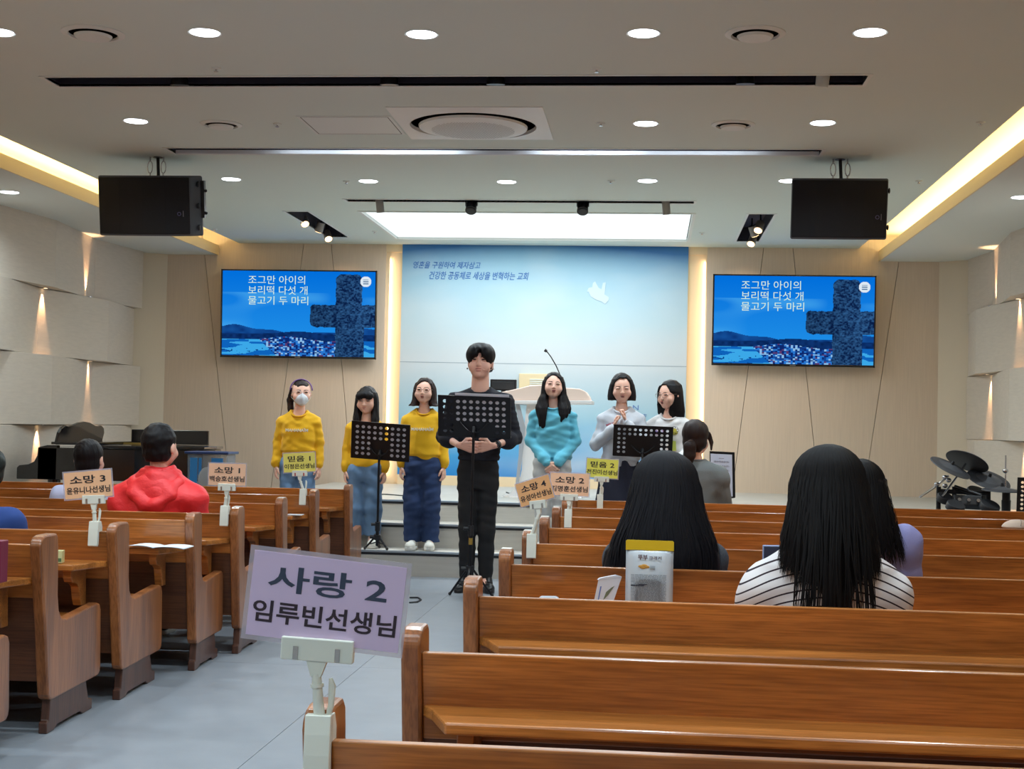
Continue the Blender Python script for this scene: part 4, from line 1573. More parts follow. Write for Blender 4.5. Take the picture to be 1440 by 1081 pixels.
def sheet(S_, H, secs, opens, k=.03, ko=.012):
    """smooth curtain of hair: stacked sections below the crown, opened at the front"""
    c, q, xs_ = H.c, H.k, H.s[0] / H.k
    z, rx, ry, cx, cy = zip(*[(c[2] + a * q, b_ * q * xs_, d * q, c[0] + e * q * xs_, c[1] + g * q) for a, b_, d, e, g in secs])
    S_.sect(z, rx, ry, cx, cy, k=k, p=2.3)
    if opens:
        z, rx, ry, cx, cy = zip(*[(c[2] + a * q, b_ * q * xs_, d * q, c[0] + e * q * xs_, c[1] + g * q) for a, b_, d, e, g in opens])
        S_.sect(z, rx, ry, cx, cy, k=ko, p=2.3, mode='sub')
# ------------------------------------------------------------------ music stands
def music_stand(label, px, py, Wpx, Hpx, Y, base, yaw=0, roll=0, tilt=-.3, solid=None, paper=None, cols=10, rows=6, hub=None, collar=.5, gold=False, spread=.17, ang=.5):
    """px, py = plate centre at depth Y; base = foot point of the pole"""
    k = Y / FOC
    p = at(px, py, Y=Y)
    W, H = Wpx * k, Hpx * k / math.cos(tilt)
    bx, by_, bz = base
    t = thing('music_stand', label, 'music stand', (bx, by_, bz))
    Mx = Matrix.Translation(p - Vector(base)) @ Euler((tilt, roll, yaw)).to_matrix().to_4x4()
    V, F = [], []
    mgx, mgz = W * .045, H * .06
    cw, ch = (W - 2 * mgx) / cols, (H - 2 * mgz) / rows
    b = MB()
    for j in range(rows):
        for i in range(cols):
            x0, z0 = -W / 2 + mgx + i * cw, H / 2 - mgz - (j + 1) * ch
            if solid and solid(i, j): b.add([(x0, 0, z0), (x0 + cw, 0, z0), (x0 + cw, 0, z0 + ch), (x0, 0, z0 + ch)], [(0, 1, 2, 3)])
            else:
                r = min(cw, ch) * .30
                o_ = [(1, 0), (1, 1), (0, 1), (-1, 1), (-1, 0), (-1, -1), (0, -1), (1, -1)]
                vs = [(x0 + cw / 2 + a * cw / 2, 0, z0 + ch / 2 + c * ch / 2) for a, c in o_]
                vs += [(x0 + cw / 2 + r * 1.15 * math.cos(q * PI / 4), 0, z0 + ch / 2 + r * math.sin(q * PI / 4)) for q in range(8)]
                b.add(vs, [(q, (q + 1) % 8, (q + 1) % 8 + 8, q + 8) for q in range(8)])
    for x0, x1, z0, z1_ in ((-W / 2, W / 2, H / 2 - mgz, H / 2), (-W / 2, W / 2, -H / 2, -H / 2 + mgz), (-W / 2, -W / 2 + mgx, -H / 2 + mgz, H / 2 - mgz), (W / 2 - mgx, W / 2, -H / 2 + mgz, H / 2 - mgz)):
        b.add([(x0, 0, z0), (x1, 0, z0), (x1, 0, z1_), (x0, 0, z1_)], [(0, 1, 2, 3)])
    o = b.build('desk_plate', M_blackm, t)
    o.matrix_basis = Mx
    b = MB().box(-W / 2 - .003, W / 2 + .003, -.003, .004, H / 2 - .003, H / 2 + .003).box(-W / 2 - .003, -W / 2 + .002, -.003, .004, -H / 2, H / 2).box(W / 2 - .002, W / 2 + .003, -.003, .004, -H / 2, H / 2)
    b.box(-W / 2, W / 2, -.003, .045, -H / 2 - .003, -H / 2 + .002)
    o = b.build('desk_rim', M_blackm, t)
    o.matrix_basis = Mx
    for paper in (paper if isinstance(paper, list) else [paper] if paper else []):
        x0, x1, z0, z1_ = [v * s_ for v, s_ in zip(paper, (W, W, H, H))]
        o = MB().box(x0, x1, .006, .009, z0, z1_).build('score', mat('score_paper', (214, 214, 226), .7), t)
        o.matrix_basis = Mx
    c = p - Vector(base)
    g = MB().tube([tuple(Mx @ Vector((x, -.012 - .02 * (1 - abs(x) / (W * .2)), -H * .12 - H * .25 * math.cos(x / (W * .2) * PI / 2)))) for x in [W * .2 * q / 5 for q in range(-5, 6)]], .005, 6)
    g.cyl(tuple(Mx @ Vector((0, -.03, -H * .37))), tuple(Mx @ Vector((0, 0, -H * .25))), .014, n=10)
    g.build('desk_bracket', M_blackm, t)
    top = Mx @ Vector((0, -.03, -H * .37))
    L = top.z
    mid = L * collar
    f = lambda z: Vector((top.x * z / L, top.y * z / L, z))
    MB().cyl(f(mid), top, .0095, n=12).build('upper_tube', M_blackm, t, smooth=True)
    MB().cyl(f(.03), f(mid), .0135, n=12).build('lower_tube', M_blackm, t, smooth=True)
    MB().cyl(f(mid - .05), f(mid + .02), .02, n=12).cyl(f(mid) + Vector((-.015, 0, 0)), f(mid) + Vector((-.05, -.01, 0)), .012, n=10).build('height_collar', M_black, t, smooth=True)
    if gold: MB().cyl(f(mid - .11), f(mid - .065), .0142, n=12).build('gold_label', mat('gold_label', (150, 120, 50), .4), t)
    h = hub or .22
    MB().cyl(f(h - .02), f(h + .02), .028, n=12).cyl(f(h) + Vector((-.02, 0, 0)), f(h) + Vector((-.06, 0, 0)), .014, n=8).build('tripod_hub', M_black, t, smooth=True)
    for a in (ang, ang + 2.094, ang + 4.189):
        e = Vector((math.cos(a), math.sin(a), 0))
        b = MB().tube([tuple(f(h) + e * .02), tuple(e * spread + Vector((0, 0, .012)))], .008, 8)
        b.tube([tuple(f(.06)), tuple(e * spread * .6 + Vector((0, 0, h * .45)))], .005, 6)
        lg = b.build('leg', M_blackm, t)
        MB().ball(tuple(e * (spread + .002) + Vector((0, 0, .012))), .012, 8, 6).build('rubber_foot', M_black, lg)
    return t


f_ = at(667, 833, z=0)
music_stand('black perforated music stand in front of the man in dark clothes', 667, 586, 103, 57, 9.76, (f_.x, f_.y - .30, 0), yaw=-.04, roll=.02, tilt=.28,
            solid=lambda i, j: 2 <= i <= 7 and j >= 4, paper=(-.27, .48, -.24, .57), hub=.20, collar=.42, gold=True)
f_ = at(531, 783, Y=11.16)
music_stand('black perforated music stand before the middle yellow sweater girl', 535, 620.5, 84, 52, 10.97, (f_.x, 11.13, z1 + .003), yaw=-.02, roll=.055, tilt=.22,
            solid=lambda i, j: 3 <= i <= 5 and j >= 3, cols=9, rows=6, hub=.1, collar=.27, spread=.10, ang=-PI / 6, paper=[(-.47, .03, -.42, .46), (.17, .47, -.42, .46)])
music_stand('black perforated music stand before the two girls at right', 904, 620.5, 82, 43, 10.95, (at(904, 700, Y=10.7).x, 10.75, 0), yaw=.0, roll=.025, tilt=.2,
            solid=lambda i, j: 2 <= i <= 7 and j >= 2, cols=10, rows=6, hub=.2, collar=.5)
pa = at(1016, 669, Y=10.62)
ms = music_stand('black stand holding open sheet music before the woman in grey', 1016, 667, 36, 62, 10.6, (pa.x, 10.62, 0), yaw=.35, roll=.03, tilt=-.15, solid=lambda i, j: True, cols=2, rows=2, hub=.2)
k = 10.6 / FOC
pg = MB().box(-.085, .085, -.012, -.004, -.155, .155).build('sheet_music', mat('sheet_white', (206, 212, 232), .7), ms)
Mx = Matrix.Translation(at(1014, 668, Y=10.6) - ms.location) @ Euler((-.15, .03, .35)).to_matrix().to_4x4()
pg.matrix_basis = Mx
b = MB()
for r in range(7):
    z = .10 - r * .032
    for q in range(2): b.box(-.062, .062, -.0135, -.012, z - q * .006, z - q * .006 + .0012)
    rr = random.Random(r)
    for q in range(9): b.box(-.06 + q * .0135, -.058 + q * .0135, -.0136, -.012, z - rr.uniform(.004, .010), z + .006)
b.box(-.02, .02, -.0135, -.012, .122, .125)
o = b.build('notation', mat('notation_grey', (120, 120, 140), .7), ms)
o.matrix_basis = Mx
o['kind'] = 'stuff'
music_stand('black perforated music stand cut by the right picture edge', 1455, 700, 46, 54, 10.9, (at(1455, 700, Y=10.9).x, 10.95, 0), yaw=0, tilt=.1, cols=5, rows=8, hub=.2)

# ------------------------------------------------------------------ pulpit
Yp = 12.75
k = Yp / FOC
c = at(762, 690, Y=Yp)
t = thing('pulpit', 'white pulpit with broad curved top behind the singers', 'pulpit', (c.x, Yp, z3))
M_pul = mat('pulpit_white', (240, 238, 238), .35)
M_pul_lit = mat('pulpit_top_lit', (252, 228, 214), .4)  # pinkish light on the white top, put into its colour


def lp_(px, py):
    q = at(px, py, Y=Yp)
    return (q.x - c.x, q.z - z3)


TB = [lp_(*q) for q in ((692, 563), (692, 552), (706, 551), (720, 548), (733, 545), (745, 542), (760, 541), (785, 543.5), (800, 545.5), (815, 546.5), (823, 550), (828, 557), (830, 563))]
MB().prism(TB, 'xz', -.0, .42).build('desk_top', M_pul_lit, t, bev=.008)
e_ = [lp_(690, 568), lp_(690, 563), lp_(833, 563), lp_(833, 568)]
MB().prism(e_, 'xz', -.03, .46).build('desk_edge', M_pul, t, bev=.006)
BD = [lp_(*q) for q in ((728, 568), (740, 568), (735, 610), (733, 660), (728, 682), (716, 694), (700, 700), (812, 702), (800, 694), (792, 684), (790, 650), (791, 610), (796, 568))]
MB().prism(BD, 'xz', .06, .36).build('body', M_pul, t)
MB().prism([lp_(*q) for q in ((724, 568), (730, 568), (738, 600), (733, 650), (728, 684), (724, 684), (729, 640), (730, 600))], 'xz', .03, .06).build('curved_rib', mat('rib_grey', (176, 180, 188), .4), t)
MB().prism([lp_(*q) for q in ((694, 704), (694, 699), (818, 699), (818, 704))], 'xz', -.0, .42).build('base', M_pul, t, bev=.005)
Ym = Yp + .1
a0 = [at(*q, Y=Ym) - t.location for q in ((792, 548), (788, 528), (782, 514), (775, 502), (769, 494))]
MB().tube([tuple(v) for v in a0], .005, 8).build('microphone_neck', M_blackm, t, smooth=True)
MB().cyl(tuple(a0[-1]), tuple(a0[-1] + Vector((-.02, -.0, .012))), .012, .015, 12).build('microphone_head', M_black, t, smooth=True)
a, b_ = at(694, 533, Y=Yp + .1), at(721.5, 547, Y=Yp + .1)
t = thing('monitor', 'black monitor standing on the pulpit behind the man', 'monitor', ((a.x + b_.x) / 2, Yp + .12, at(700, 552, Y=Yp).z + .003))
hz = a.z - t.location.z
MB().box(-.12, .12, -.02, .015, .02, hz).build('housing', M_black, t, bev=.006)
MB().box(-.1, .1, -.026, -.018, min(.03, hz * .3), hz - .02).build('back_cover', mat('monitor_back', (40, 42, 46), .5), t, bev=.004)
MB().box(-.02, .02, -.01, .03, 0, .04).box(-.08, .08, -.05, .06, 0, .008).build('stand_foot', M_black, t)

# ------------------------------------------------------------------ grand piano
px0 = -5.31
t = thing('grand_piano', 'black lacquered grand piano at the left wall beside the stage', 'piano', (px0, 11.55, 0))
out = [(.18, .0), (.75, .0), (1.0, .06), (1.15, .18), (1.25, .32), (1.36, .40), (1.46, .46), (1.52, .62), (1.5, .86), (1.40, 1.02), (1.2, 1.10), (.18, 1.14)]
MB().prism(out, 'xy', .66, .93).build('case', M_gloss, t, bev=.006)
MB().prism([(.62, -.012), (.76, -.012), (1.01, .05), (1.16, .17), (1.26, .31), (1.37, .39), (1.475, .45), (1.535, .62), (1.515, .87), (1.41, 1.035), (1.2, 1.115), (.62, 1.155)], 'xy', .935, .957).build('lid', M_gloss, t, bev=.004)
MB().prism([(.30, -.012), (.62, -.012), (.62, 1.155), (.30, 1.155)], 'xy', .957, .979).build('front_lid_flap', M_gloss, t, bev=.004)
arm = [(0, .66), (0, .755), (.02, .775), (.10, .785), (.15, .81), (.175, .86), (.18, .93), (.26, .95), (.35, .95), (.35, .66)]
for y0 in (.0, 1.08): MB().prism(arm, 'xz', y0, y0 + .06).build('key_cheek', M_gloss, t, bev=.006)
MB().box(.02, .2, .06, 1.08, .66, .72).build('key_bed', M_gloss, t)
MB().box(.05, .19, .09, 1.05, .72, .735).build('keys', mat('ivory', (226, 222, 208), .3), t)
MB().box(.2, .23, .06, 1.08, .72, .93).build('fallboard', M_gloss, t)
dk = [(-.50, 0), (-.50, .12), (-.47, .165), (-.40, .195), (-.33, .185), (-.25, .195), (-.12, .225), (0, .235), (.12, .225), (.25, .195), (.33, .185), (.40, .195), (.47, .165), (.50, .12), (.50, 0)]
o = MB().prism(dk, 'yz', -.012, .012).build('music_desk', M_gloss, t, bev=.004)
o.location = (.30, .57, .955)
o.scale = (1, 1, .86)
o.rotation_euler = (0, .22, 0)
o = MB().box(0, .72, -.012, .012, 0, .13).build('propped_lid_edge', M_gloss, t, bev=.004)
o.location = (.62, 1.0, .96)
MB().box(.56, .80, .80, .86, .958, .972).build('gilded_plate', mat('gilding', (170, 140, 70), .35, metal=.6), t)
for x, y in ((.28, .12), (.28, 1.02), (1.25, .75)):
    b = MB().cyl((x, y, .66), (x, y, .10), .055, .035, 12).cyl((x, y, .10), (x, y, .04), .045, n=12)
    lg = b.build('leg', M_gloss, t, smooth=True)
    MB().cyl((x - .02, y, .028), (x + .02, y, .028), .028, n=14).build('caster', M_chrome, lg)
MB().box(.2, .34, .42, .72, .08, .12).box(.26, .30, .46, .50, .12, .66).box(.26, .30, .64, .68, .12, .66).build('pedal_lyre', M_gloss, t)

# blue clear tub
a, c = at(268, 634, Y=11.15), at(325, 634, Y=11.15)
t = thing('storage_tub', 'tall clear plastic tub with blue lining and dark blue rim', 'tub', ((a.x + c.x) / 2, 11.18, 0))
W = c.x - a.x
M_tubc = mat('tub_clear', (150, 170, 185), .12, alpha=.35)
M_tubb = mat('tub_blue', (40, 130, 200), .35)
MB().prism([(-W * .42, 0), (W * .42, 0), (W * .48, a.z - .02), (-W * .48, a.z - .02)], 'xz', -.13, .13).build('shell', M_tubc, t, bev=.01)
for x0, x1 in ((-.40, -.22), (-.19, -.12), (.12, .40)): MB().box(W * x0, W * x1, -.138, -.131, .25, a.z - .05).build('blue_lining', M_tubb, t)
MB().ball((W * .02, -.135, a.z - .22), (W * .22, .012, .10), 20, 10).ball((W * .2, -.137, a.z - .26), (W * .2, .012, .08), 20, 10).build('round_print', mat('tub_grey', (150, 158, 164), .5), t, smooth=2)
MB().prism([(-W * .54, -.15), (W * .54, -.15), (W * .54, .15), (-W * .54, .15)], 'xy', a.z - .02, a.z).build('rim', mat('rim_blue', (24, 52, 100), .35), t, bev=.006)

# ------------------------------------------------------------------ electronic drum kit
Yd = 11.25
t = thing('drum_kit', 'black electronic drum kit with tilted rubber cymbals at right', 'drum kit', (at(1370, 700, Y=Yd).x, Yd, 0))
M_rub = mat('cymbal_rubber', (66, 68, 74), .55)
L0 = t.location


def dp(px, py, dy=0): return at(px, py, Y=Yd + dy) - L0


def cym(name, px, py, dia, dy, tilt_x, roll):
    p = dp(px, py, dy)
    r = dia / 2
    o = MB().lathe([(r, 0), (r * .98, .006), (r * .3, .022), (r * .16, .032), (.0, .034)], 40).lathe([(r * .97, -.002), (0, .004)], 40).build(name, M_rub, t, smooth=True)
    o.location = p
    o.rotation_euler = (tilt_x, roll, 0)
    MB().cyl((0, 0, .03), (0, 0, .06), .014, .010, 12).build('wing_nut', M_black, o)
    o2 = MB().lathe([(r * .62, .0135), (r * .60, .0165), (r * .95, .0085), (r * .97, .0065)], 40).build('playing_edge', mat('cymbal_edge', (48, 49, 54), .6), o, smooth=True)
    return o


cym('cymbal_pad', 1360, 649, .335, .10, -.35, .42)
cym('cymbal_pad', 1336, 658, .33, -.05, .30, .42)
cym('cymbal_pad', 1390, 675, .34, .1, .42, .22)
cym('hi_hat_pad', 1409, 690, .30, -.12, .05, .02)


def tb(name, pts, r, M=M_chrome):
    return MB().tube([tuple(dp(*q)) for q in pts], r, 10).build(name, M, t, smooth=True)


tb('cymbal_boom', [(1293.5, 699, -.1), (1315, 684.5, -.05), (1334, 669, -.05)], .008)
tb('cymbal_boom', [(1325, 698, -.1), (1345, 671, 0), (1358, 652, .1)], .008)
tb('hi_hat_rod', [(1414.5, 640, -.12), (1414, 686, -.12)], .005)
tb('cymbal_boom', [(1391, 680, .1), (1388, 700, .1)], .008, M_blackm)
for x, y, dy in ((1317.5, 681, -.06), (1329, 671, -.05), (1334, 675, -.02), (1352, 662, .05), (1329, 683, 0), (1414, 662, -.12)): MB().ball(tuple(dp(x, y, dy)), (.022, .02, .018), 10, 8).build('clamp', M_chrome, t, smooth=True)
for px in (1320, 1342, 1390):
    b = MB().cyl(tuple(dp(px, 684, 0)), (dp(px, 684, 0).x, 0, 0), .018, n=12)
    lg = b.build('rack_leg', M_blackm, t, smooth=True)
    MB().ball((dp(px, 684, 0).x, 0, .018), (.03, .03, .018), 10, 6).build('rubber_foot', M_black, lg)
tb('rack_bar', [(1318, 690, 0), (1390, 694, 0)], .018, M_blackm)
tb('rack_bar', [(1342, 684, -.02), (1380, 697, -.1)], .016, M_blackm)
p = dp(1361, 706, -.12)
o = MB().box(-.11, .11, -.03, .05, -.04, .05).build('sound_module', M_black, t, bev=.012)
o.location = p
o.rotation_euler = (-.5, .03, 0)
for s_ in (-.07, 0, .07): MB().cyl((s_, -.03, .0), (s_, -.042, .0), .014, n=12).build('knob', M_chrome, o)
for (px, py, dy, r) in ((1327, 704, -.05, .06), (1342, 716, -.25, .07), (1372, 697, .12, .08), (1390, 716, -.2, .075)):
    p = dp(px, py, dy)
    o = MB().lathe([(r, 0), (r, .04), (r * .93, .048), (0, .046)], 28).lathe([(r * .9, 0), (0, -.03)], 28).build('drum_pad', M_black, t, smooth=True)
    o.location = p
    o.rotation_euler = (.45, .25, 0)
p = dp(1415, 692, -.12)
o = MB().cyl((p.x, p.y, p.z), (p.x, p.y, p.z - .06), .03, .03, 14).cyl((p.x, p.y, p.z - .06), (p.x, p.y, .25), .035, .022, 14).build('hi_hat_stand', M_black, t, smooth=True)
for a in (.4, 2.5, 4.6): MB().cyl((p.x, p.y, .3), (p.x + .2 * math.cos(a), p.y + .2 * math.sin(a), .01), .009, n=8).build('stand_leg', M_chrome, t)
tb('cable', [(1376, 705, .1), (1380, 697, .1), (1383, 690, .1)], .003, M_black)

# cables on the steps and floor
b = MB()
pts = [at(480, 693, z=z3 + .006)] + [Vector((at(x, y, z=z3 + .006).x, at(x, y, z=z3 + .006).y, z3 + .006)) for x, y in ((545, 695), (570, 697), (590, 696), (605, 693))]
tag(b.tube([tuple(v) for v in pts], .005, 6).build('cable', M_black), 'thin black cable lying on the stage floor behind the yellow girls', 'cable')
pts = [at(x, y, z=z3 + .006) for x, y in ((712, 692), (722, 695), (733, 698), (745, 697.5))]
tag(MB().tube([tuple(v) for v in pts], .006, 6).build('cable', M_black), 'short cable on the stage floor at the pulpit base', 'cable')
pts = [at(x, y, z=.006) for x, y in ((576, 840), (588, 840), (592, 843), (587, 846), (576, 847))]
tag(MB().tube([tuple(v) for v in pts], .006, 6).build('cable', M_black), 'loop of black cable on the aisle floor', 'cable')
# ------------------------------------------------------------------ people
FR = .0048


def build_body(t, Hd, neck0, torso, arms, hands, legs, skin, base=.010, headfine=True, hand_fine=True, chin=1.0, fw=1.0, nk=.045):
    """one skin surface: head, neck, trunk, arms, hands, legs"""
    c = Hd.c
    k = Hd.k
    zx, zy, zz = [], [], []
    if headfine:
        zx.append((c[0] - .1 * k, c[0] + .1 * k, FR))
        zy.append((c[1] - .13 * k, c[1] + .12 * k, FR))
        zz.append((c[2] - .13 * k, c[2] + .12 * k, FR))
    if hand_fine:
        for h in hands:
            w_ = np.array(h['w'])
            e = w_ + np.array(h['d']) / np.linalg.norm(h['d']) * .12
            lo, hi = np.minimum(w_, e) - .04, np.maximum(w_, e) + .04
            zx.append((lo[0], hi[0], .0042))
            zy.append((lo[1], hi[1], .0042))
            zz.append((lo[2], hi[2], .0042))
    P = [p for a in arms for p in a] + [p for l_ in legs for p in l_] + [c + .14, c - .14]
    P = np.array(P)
    lo, hi = P.min(0) - .17, P.max(0) + .17
    lo[2] = max(lo[2] + .05, -.01)
    hi[2] = c[2] + .16
    S_ = SDF(lo, hi, base, zx, zy, zz)
    S_.sect(*torso, k=.02)
    for a in arms: S_.path(a, [.036, .031, .022], .012)
    for l_ in legs: S_.path(l_, [.060, .044, .032] + [.03] * (len(l_) - 3), .012)
    head_sdf(S_, Hd, chin, face=fw)
    S_.path([neck0, Hd(0, .022, -.06)], [nk * 1.1 * k, nk * k], .02)
    for h in hands: hand(S_, h['w'], h['d'], h['n'], h['s'], h.get('sc', .9), h.get('curl', .5))
    return S_.mesh('body', skin, t)


def collar(t, c, rx, ry, r, M, tiltx=0):
    pts = [(c[0] + rx * math.cos(a), c[1] + ry * math.sin(a), c[2] + tiltx * math.sin(a)) for a in [2 * PI * i / 28 for i in range(29)]]
    return MB().tube(pts, r, 8).build('neck_band', M, t, smooth=2)


def shoe(t, x, y, toe, L, M, Ms, z=0):
    """trainer: y = heel, toe direction angle"""
    S_ = SDF((-.07, -L - .02, -.005), (.07, .05, .12), .006)
    S_.sect([.0, .02, .03], [.042, .045, .042], [L * .5, L * .5, L * .49], cy=[-L * .42] * 3, p=2.6, k=0)
    o = S_.mesh('sole', Ms, t)
    o.location = (x, y, z)
    o.rotation_euler = (0, 0, toe)
    S_ = SDF((-.07, -L - .02, .01), (.07, .06, .14), .006)
    S_.ell((0, -L * .62, .032), (.042, L * .30, .036), .02).ell((0, -.04, .045), (.038, .06, .055), .03).cap((0, -.02, .05), (0, -.02, .09), .036, .034, .02)
    S_.ell((0, -.02, .125), (.028, .03, .03), .005, 'sub')
    o2 = S_.mesh('shoe_upper', M, t)
    o2.location = (x, y, z)
    o2.rotation_euler = (0, 0, toe)
    for q in range(3): MB().cyl((-.022, -L * .45 - q * .022 + .02, .070 - q * .008), (.022, -L * .45 - q * .022 + .02, .070 - q * .008), .004, n=6).build('lace', Ms, o2)


def hair_cap(S_, H, r=(.086, .104, .090), c=(0, .022, .042), open_=((0, -.115, -.035), (.063, .075, .100)), k=.006, lower=-.035):
    A = H.ax()
    S_.ell(H(*c), v3(*r) * H.k, 0, 'add', A)
    S_.ell(H(0, .035, -.02), v3(r[0] * .92, .082, .085) * H.k, .01, 'add', A)
    if open_: S_.ell(H(*open_[0]), v3(*open_[1]) * H.k, k, 'sub', A)


def hair_grid(H, zlow, w=.17, step=.0052, yf=.16, yb=.19):
    c = H.c
    return SDF((c[0] - w, c[1] - yf, zlow), (c[0] + w, c[1] + yb, c[2] + .17), step)


def locks(S_, H, pts, rs, fl=.55, axis_=1, k=.008): S_.path([H(*p) for p in pts], [r * H.k for r in rs], k, flat=(axis_, fl))


def stand_frame(label, px, ytop, Y, z0, hd, rz, hyaw=0, hpitch=0, hroll=0, sw=.125, group=None, skin=None, arms=None, hem=.43, arml=1.0, legs=True, shift=0, chin=1.0, fw=1.0, hair_h=.012, nk=.044, shd=.128, xs=1.2):
    """standing figure facing -y in its own frame; returns frame data"""
    p = at(px, ytop, Y=Y)
    Ht = p.z - z0 - hair_h
    t = thing('person', label, 'person', (p.x - shift, Y, z0), rz, group)
    u_ = (Ht - hd) / 1.155
    zc = Ht - hd
    Hd = Head((shift, -.012, zc + hd * .53), hd * 1.02, hyaw, hpitch, hroll, xs)
    shz_ = zc - shd * u_
    sh = {1: v3(sw, .005, shz_), -1: v3(-sw, .005, shz_)}
    A, Hn = [], []
    for s_ in (1, -1):
        if arms and s_ in arms:
            e_, w_, d, n_, sd, cu = arms[s_]
            e_, w_ = sh[s_] + v3(*e_) * u_, sh[s_] + v3(*w_) * u_
        else:
            e_, w_ = sh[s_] + v3(s_ * .028, .012, -.185) * u_ * arml, sh[s_] + v3(s_ * .034, -.025, -.355) * u_ * arml
            d, n_, sd, cu = (s_ * .03, -.12, -1), (-s_, 0, 0), (-s_ * .35, -1, 0), .45
        A.append([sh[s_], e_, w_])
        Hn.append(dict(w=w_ + v3(*d) / np.linalg.norm(d) * .012, d=d, n=n_, s=sd, sc=.86 * u_, curl=cu))
    hz = zc - .50 * u_
    L = []
    for s_ in (1, -1): L.append([v3(s_ * .065, 0, hz), v3(s_ * .068, -.012, hz * .52), v3(s_ * .070, .012, .085), v3(s_ * .072, -.06, .04)])
    torso = ([zc - .02, zc - .075, zc - .13 * u_, zc - .25 * u_, zc - .36 * u_, zc - .5 * u_, zc - .56 * u_], [.035, .055, sw * .9, sw * .82, sw * .68, sw * .62, sw * .6], [.035, .045, .060, .068, .060, .062, .06])
    torso = torso + (None, None)
    build_body(t, Hd, v3(0, .008, zc - .10), torso, A, Hn, L, skin or M_skin, chin=chin, fw=fw, nk=nk)
    return dict(t=t, H=Hd, zc=zc, u=u_, sh=sh, A=A, L=L, hz=hz, Ht=Ht, sw=sw)


def sweater(f, M, hem=.43, fit=1.0, sleeve=(.050, .045, .036), cuff=1, nz=.0035, seed=1, rx=None, ry=None, neck=(.062, .052), neck_drop=.058, Mc=None, short=None, name='sweater', slf=None):
    zc, u_, sw = f['zc'], f['u'], f['sw']
    A = f['A']
    P = np.array([p for a in A for p in a])
    lo, hi = P.min(0) - .11, P.max(0) + .11
    lo[2], hi[2] = min(lo[2], zc - (hem + .04) * u_), zc + .01
    lo[1], hi[1] = min(lo[1], -.16), max(hi[1], .16)
    S_ = SDF(lo, hi, .0078)
    zs = [zc - neck_drop + .012, zc - neck_drop - .012, zc - .105 * u_, zc - .15 * u_, zc - .25 * u_, zc - .34 * u_, zc - (hem - .045) * u_, zc - (hem - .035) * u_, zc - hem * u_]
    RX = [v * fit for v in (rx or [.058, .075, sw * .88, sw * 1.0, sw * 1.0, sw * .98, sw * 1.04, sw * .93, sw * .92])]
    RY = [v * fit for v in (ry or [.050, .060, .080, .090, .096, .094, .096, .088, .086])]
    S_.sect(zs, RX, RY, k=.012)
    for s_, a in zip((1, -1), A):
        S_.path([v3(s_ * (neck[0] - .004), .010, zc - .074 * u_), a[0] + v3(0, 0, -.006)], [.034 * fit, sleeve[0] * .92 * fit], .035)
        e_ = a[2] if short is None else a[1] + (a[2] - a[1]) * short
        S_.path([a[0] + v3(0, 0, -.008), a[1], e_], [sleeve[0] * .90 * fit, sleeve[1] * .95 * fit, sleeve[2] * fit], .010)
        # full fabric just above the cuff
        S_.cap(a[1] + (e_ - a[1]) * .80, a[1] + (e_ - a[1]) * .86, sleeve[2] * 1.12 * fit, None, .012)
    S_.noise(nz * .6, (9, 9, 22), seed, 8)
    S_.noise(nz * .8, (30, 30, 62), seed + 9, 8)
    # neck opening
    S_.ell((0, -.020, zc - neck_drop + .040), (neck[0], neck[1] + .016, .068), .004, 'sub')
    S_.ell((0, -.075, zc - neck_drop + .012), (neck[0] * .82, .055, .048), .006, 'sub')
    o = S_.mesh(name, M, f['t'])
    collar(f['t'], (0, -.022, zc - neck_drop - .004), neck[0] * .93, neck[1] * 1.16, .0075, Mc or M, tiltx=.026)
    if cuff:
        for a in A:
            e_ = a[2] if short is None else a[1] + (a[2] - a[1]) * short
            d = (e_ - a[1]) / np.linalg.norm(e_ - a[1])
            MB().cyl(tuple(e_ - d * .012), tuple(e_ + d * .022), sleeve[2] * .88 * fit, sleeve[2] * .80 * fit, 20).build('cuff', Mc or M, f['t'], smooth=True)
    return o


def trousers(f, M, r=(.085, .066, .058), seed=2, ankle=.075, nz=.004, top=.40, wide=1.0, name='trousers', hipx=.92, hipy=.088):
    zc, u_, sw = f['zc'], f['u'], f['sw']
    S_ = SDF((-.22, -.17, 0), (.22, .17, zc - (top - .04) * u_), .0085)
    S_.sect([zc - top * u_, zc - (top + .06) * u_, zc - .52 * u_, zc - .60 * u_], [sw * .84, sw * hipx, sw * hipx * 1.03, sw * .80], [hipy * .9, hipy, hipy * 1.03, hipy * .9], k=.02)
    for l_ in f['L']:
        an = l_[2].copy()
        an[2] = ankle
        S_.path([l_[0], l_[1] * v3(wide, 1, 1), an * v3(wide, 1, 1)], list(r), .02)
    S_.noise(nz, (14, 14, 34), seed, 8)
    S_.noise(nz * .7, (40, 40, 50), seed + 5, 6)
    F = S_.F
    Z = S_.z[None, None, :]
    S_.F = np.maximum(F, (ankle - .012) - Z).astype(np.float32)
    return S_.mesh(name, M, f['t'])


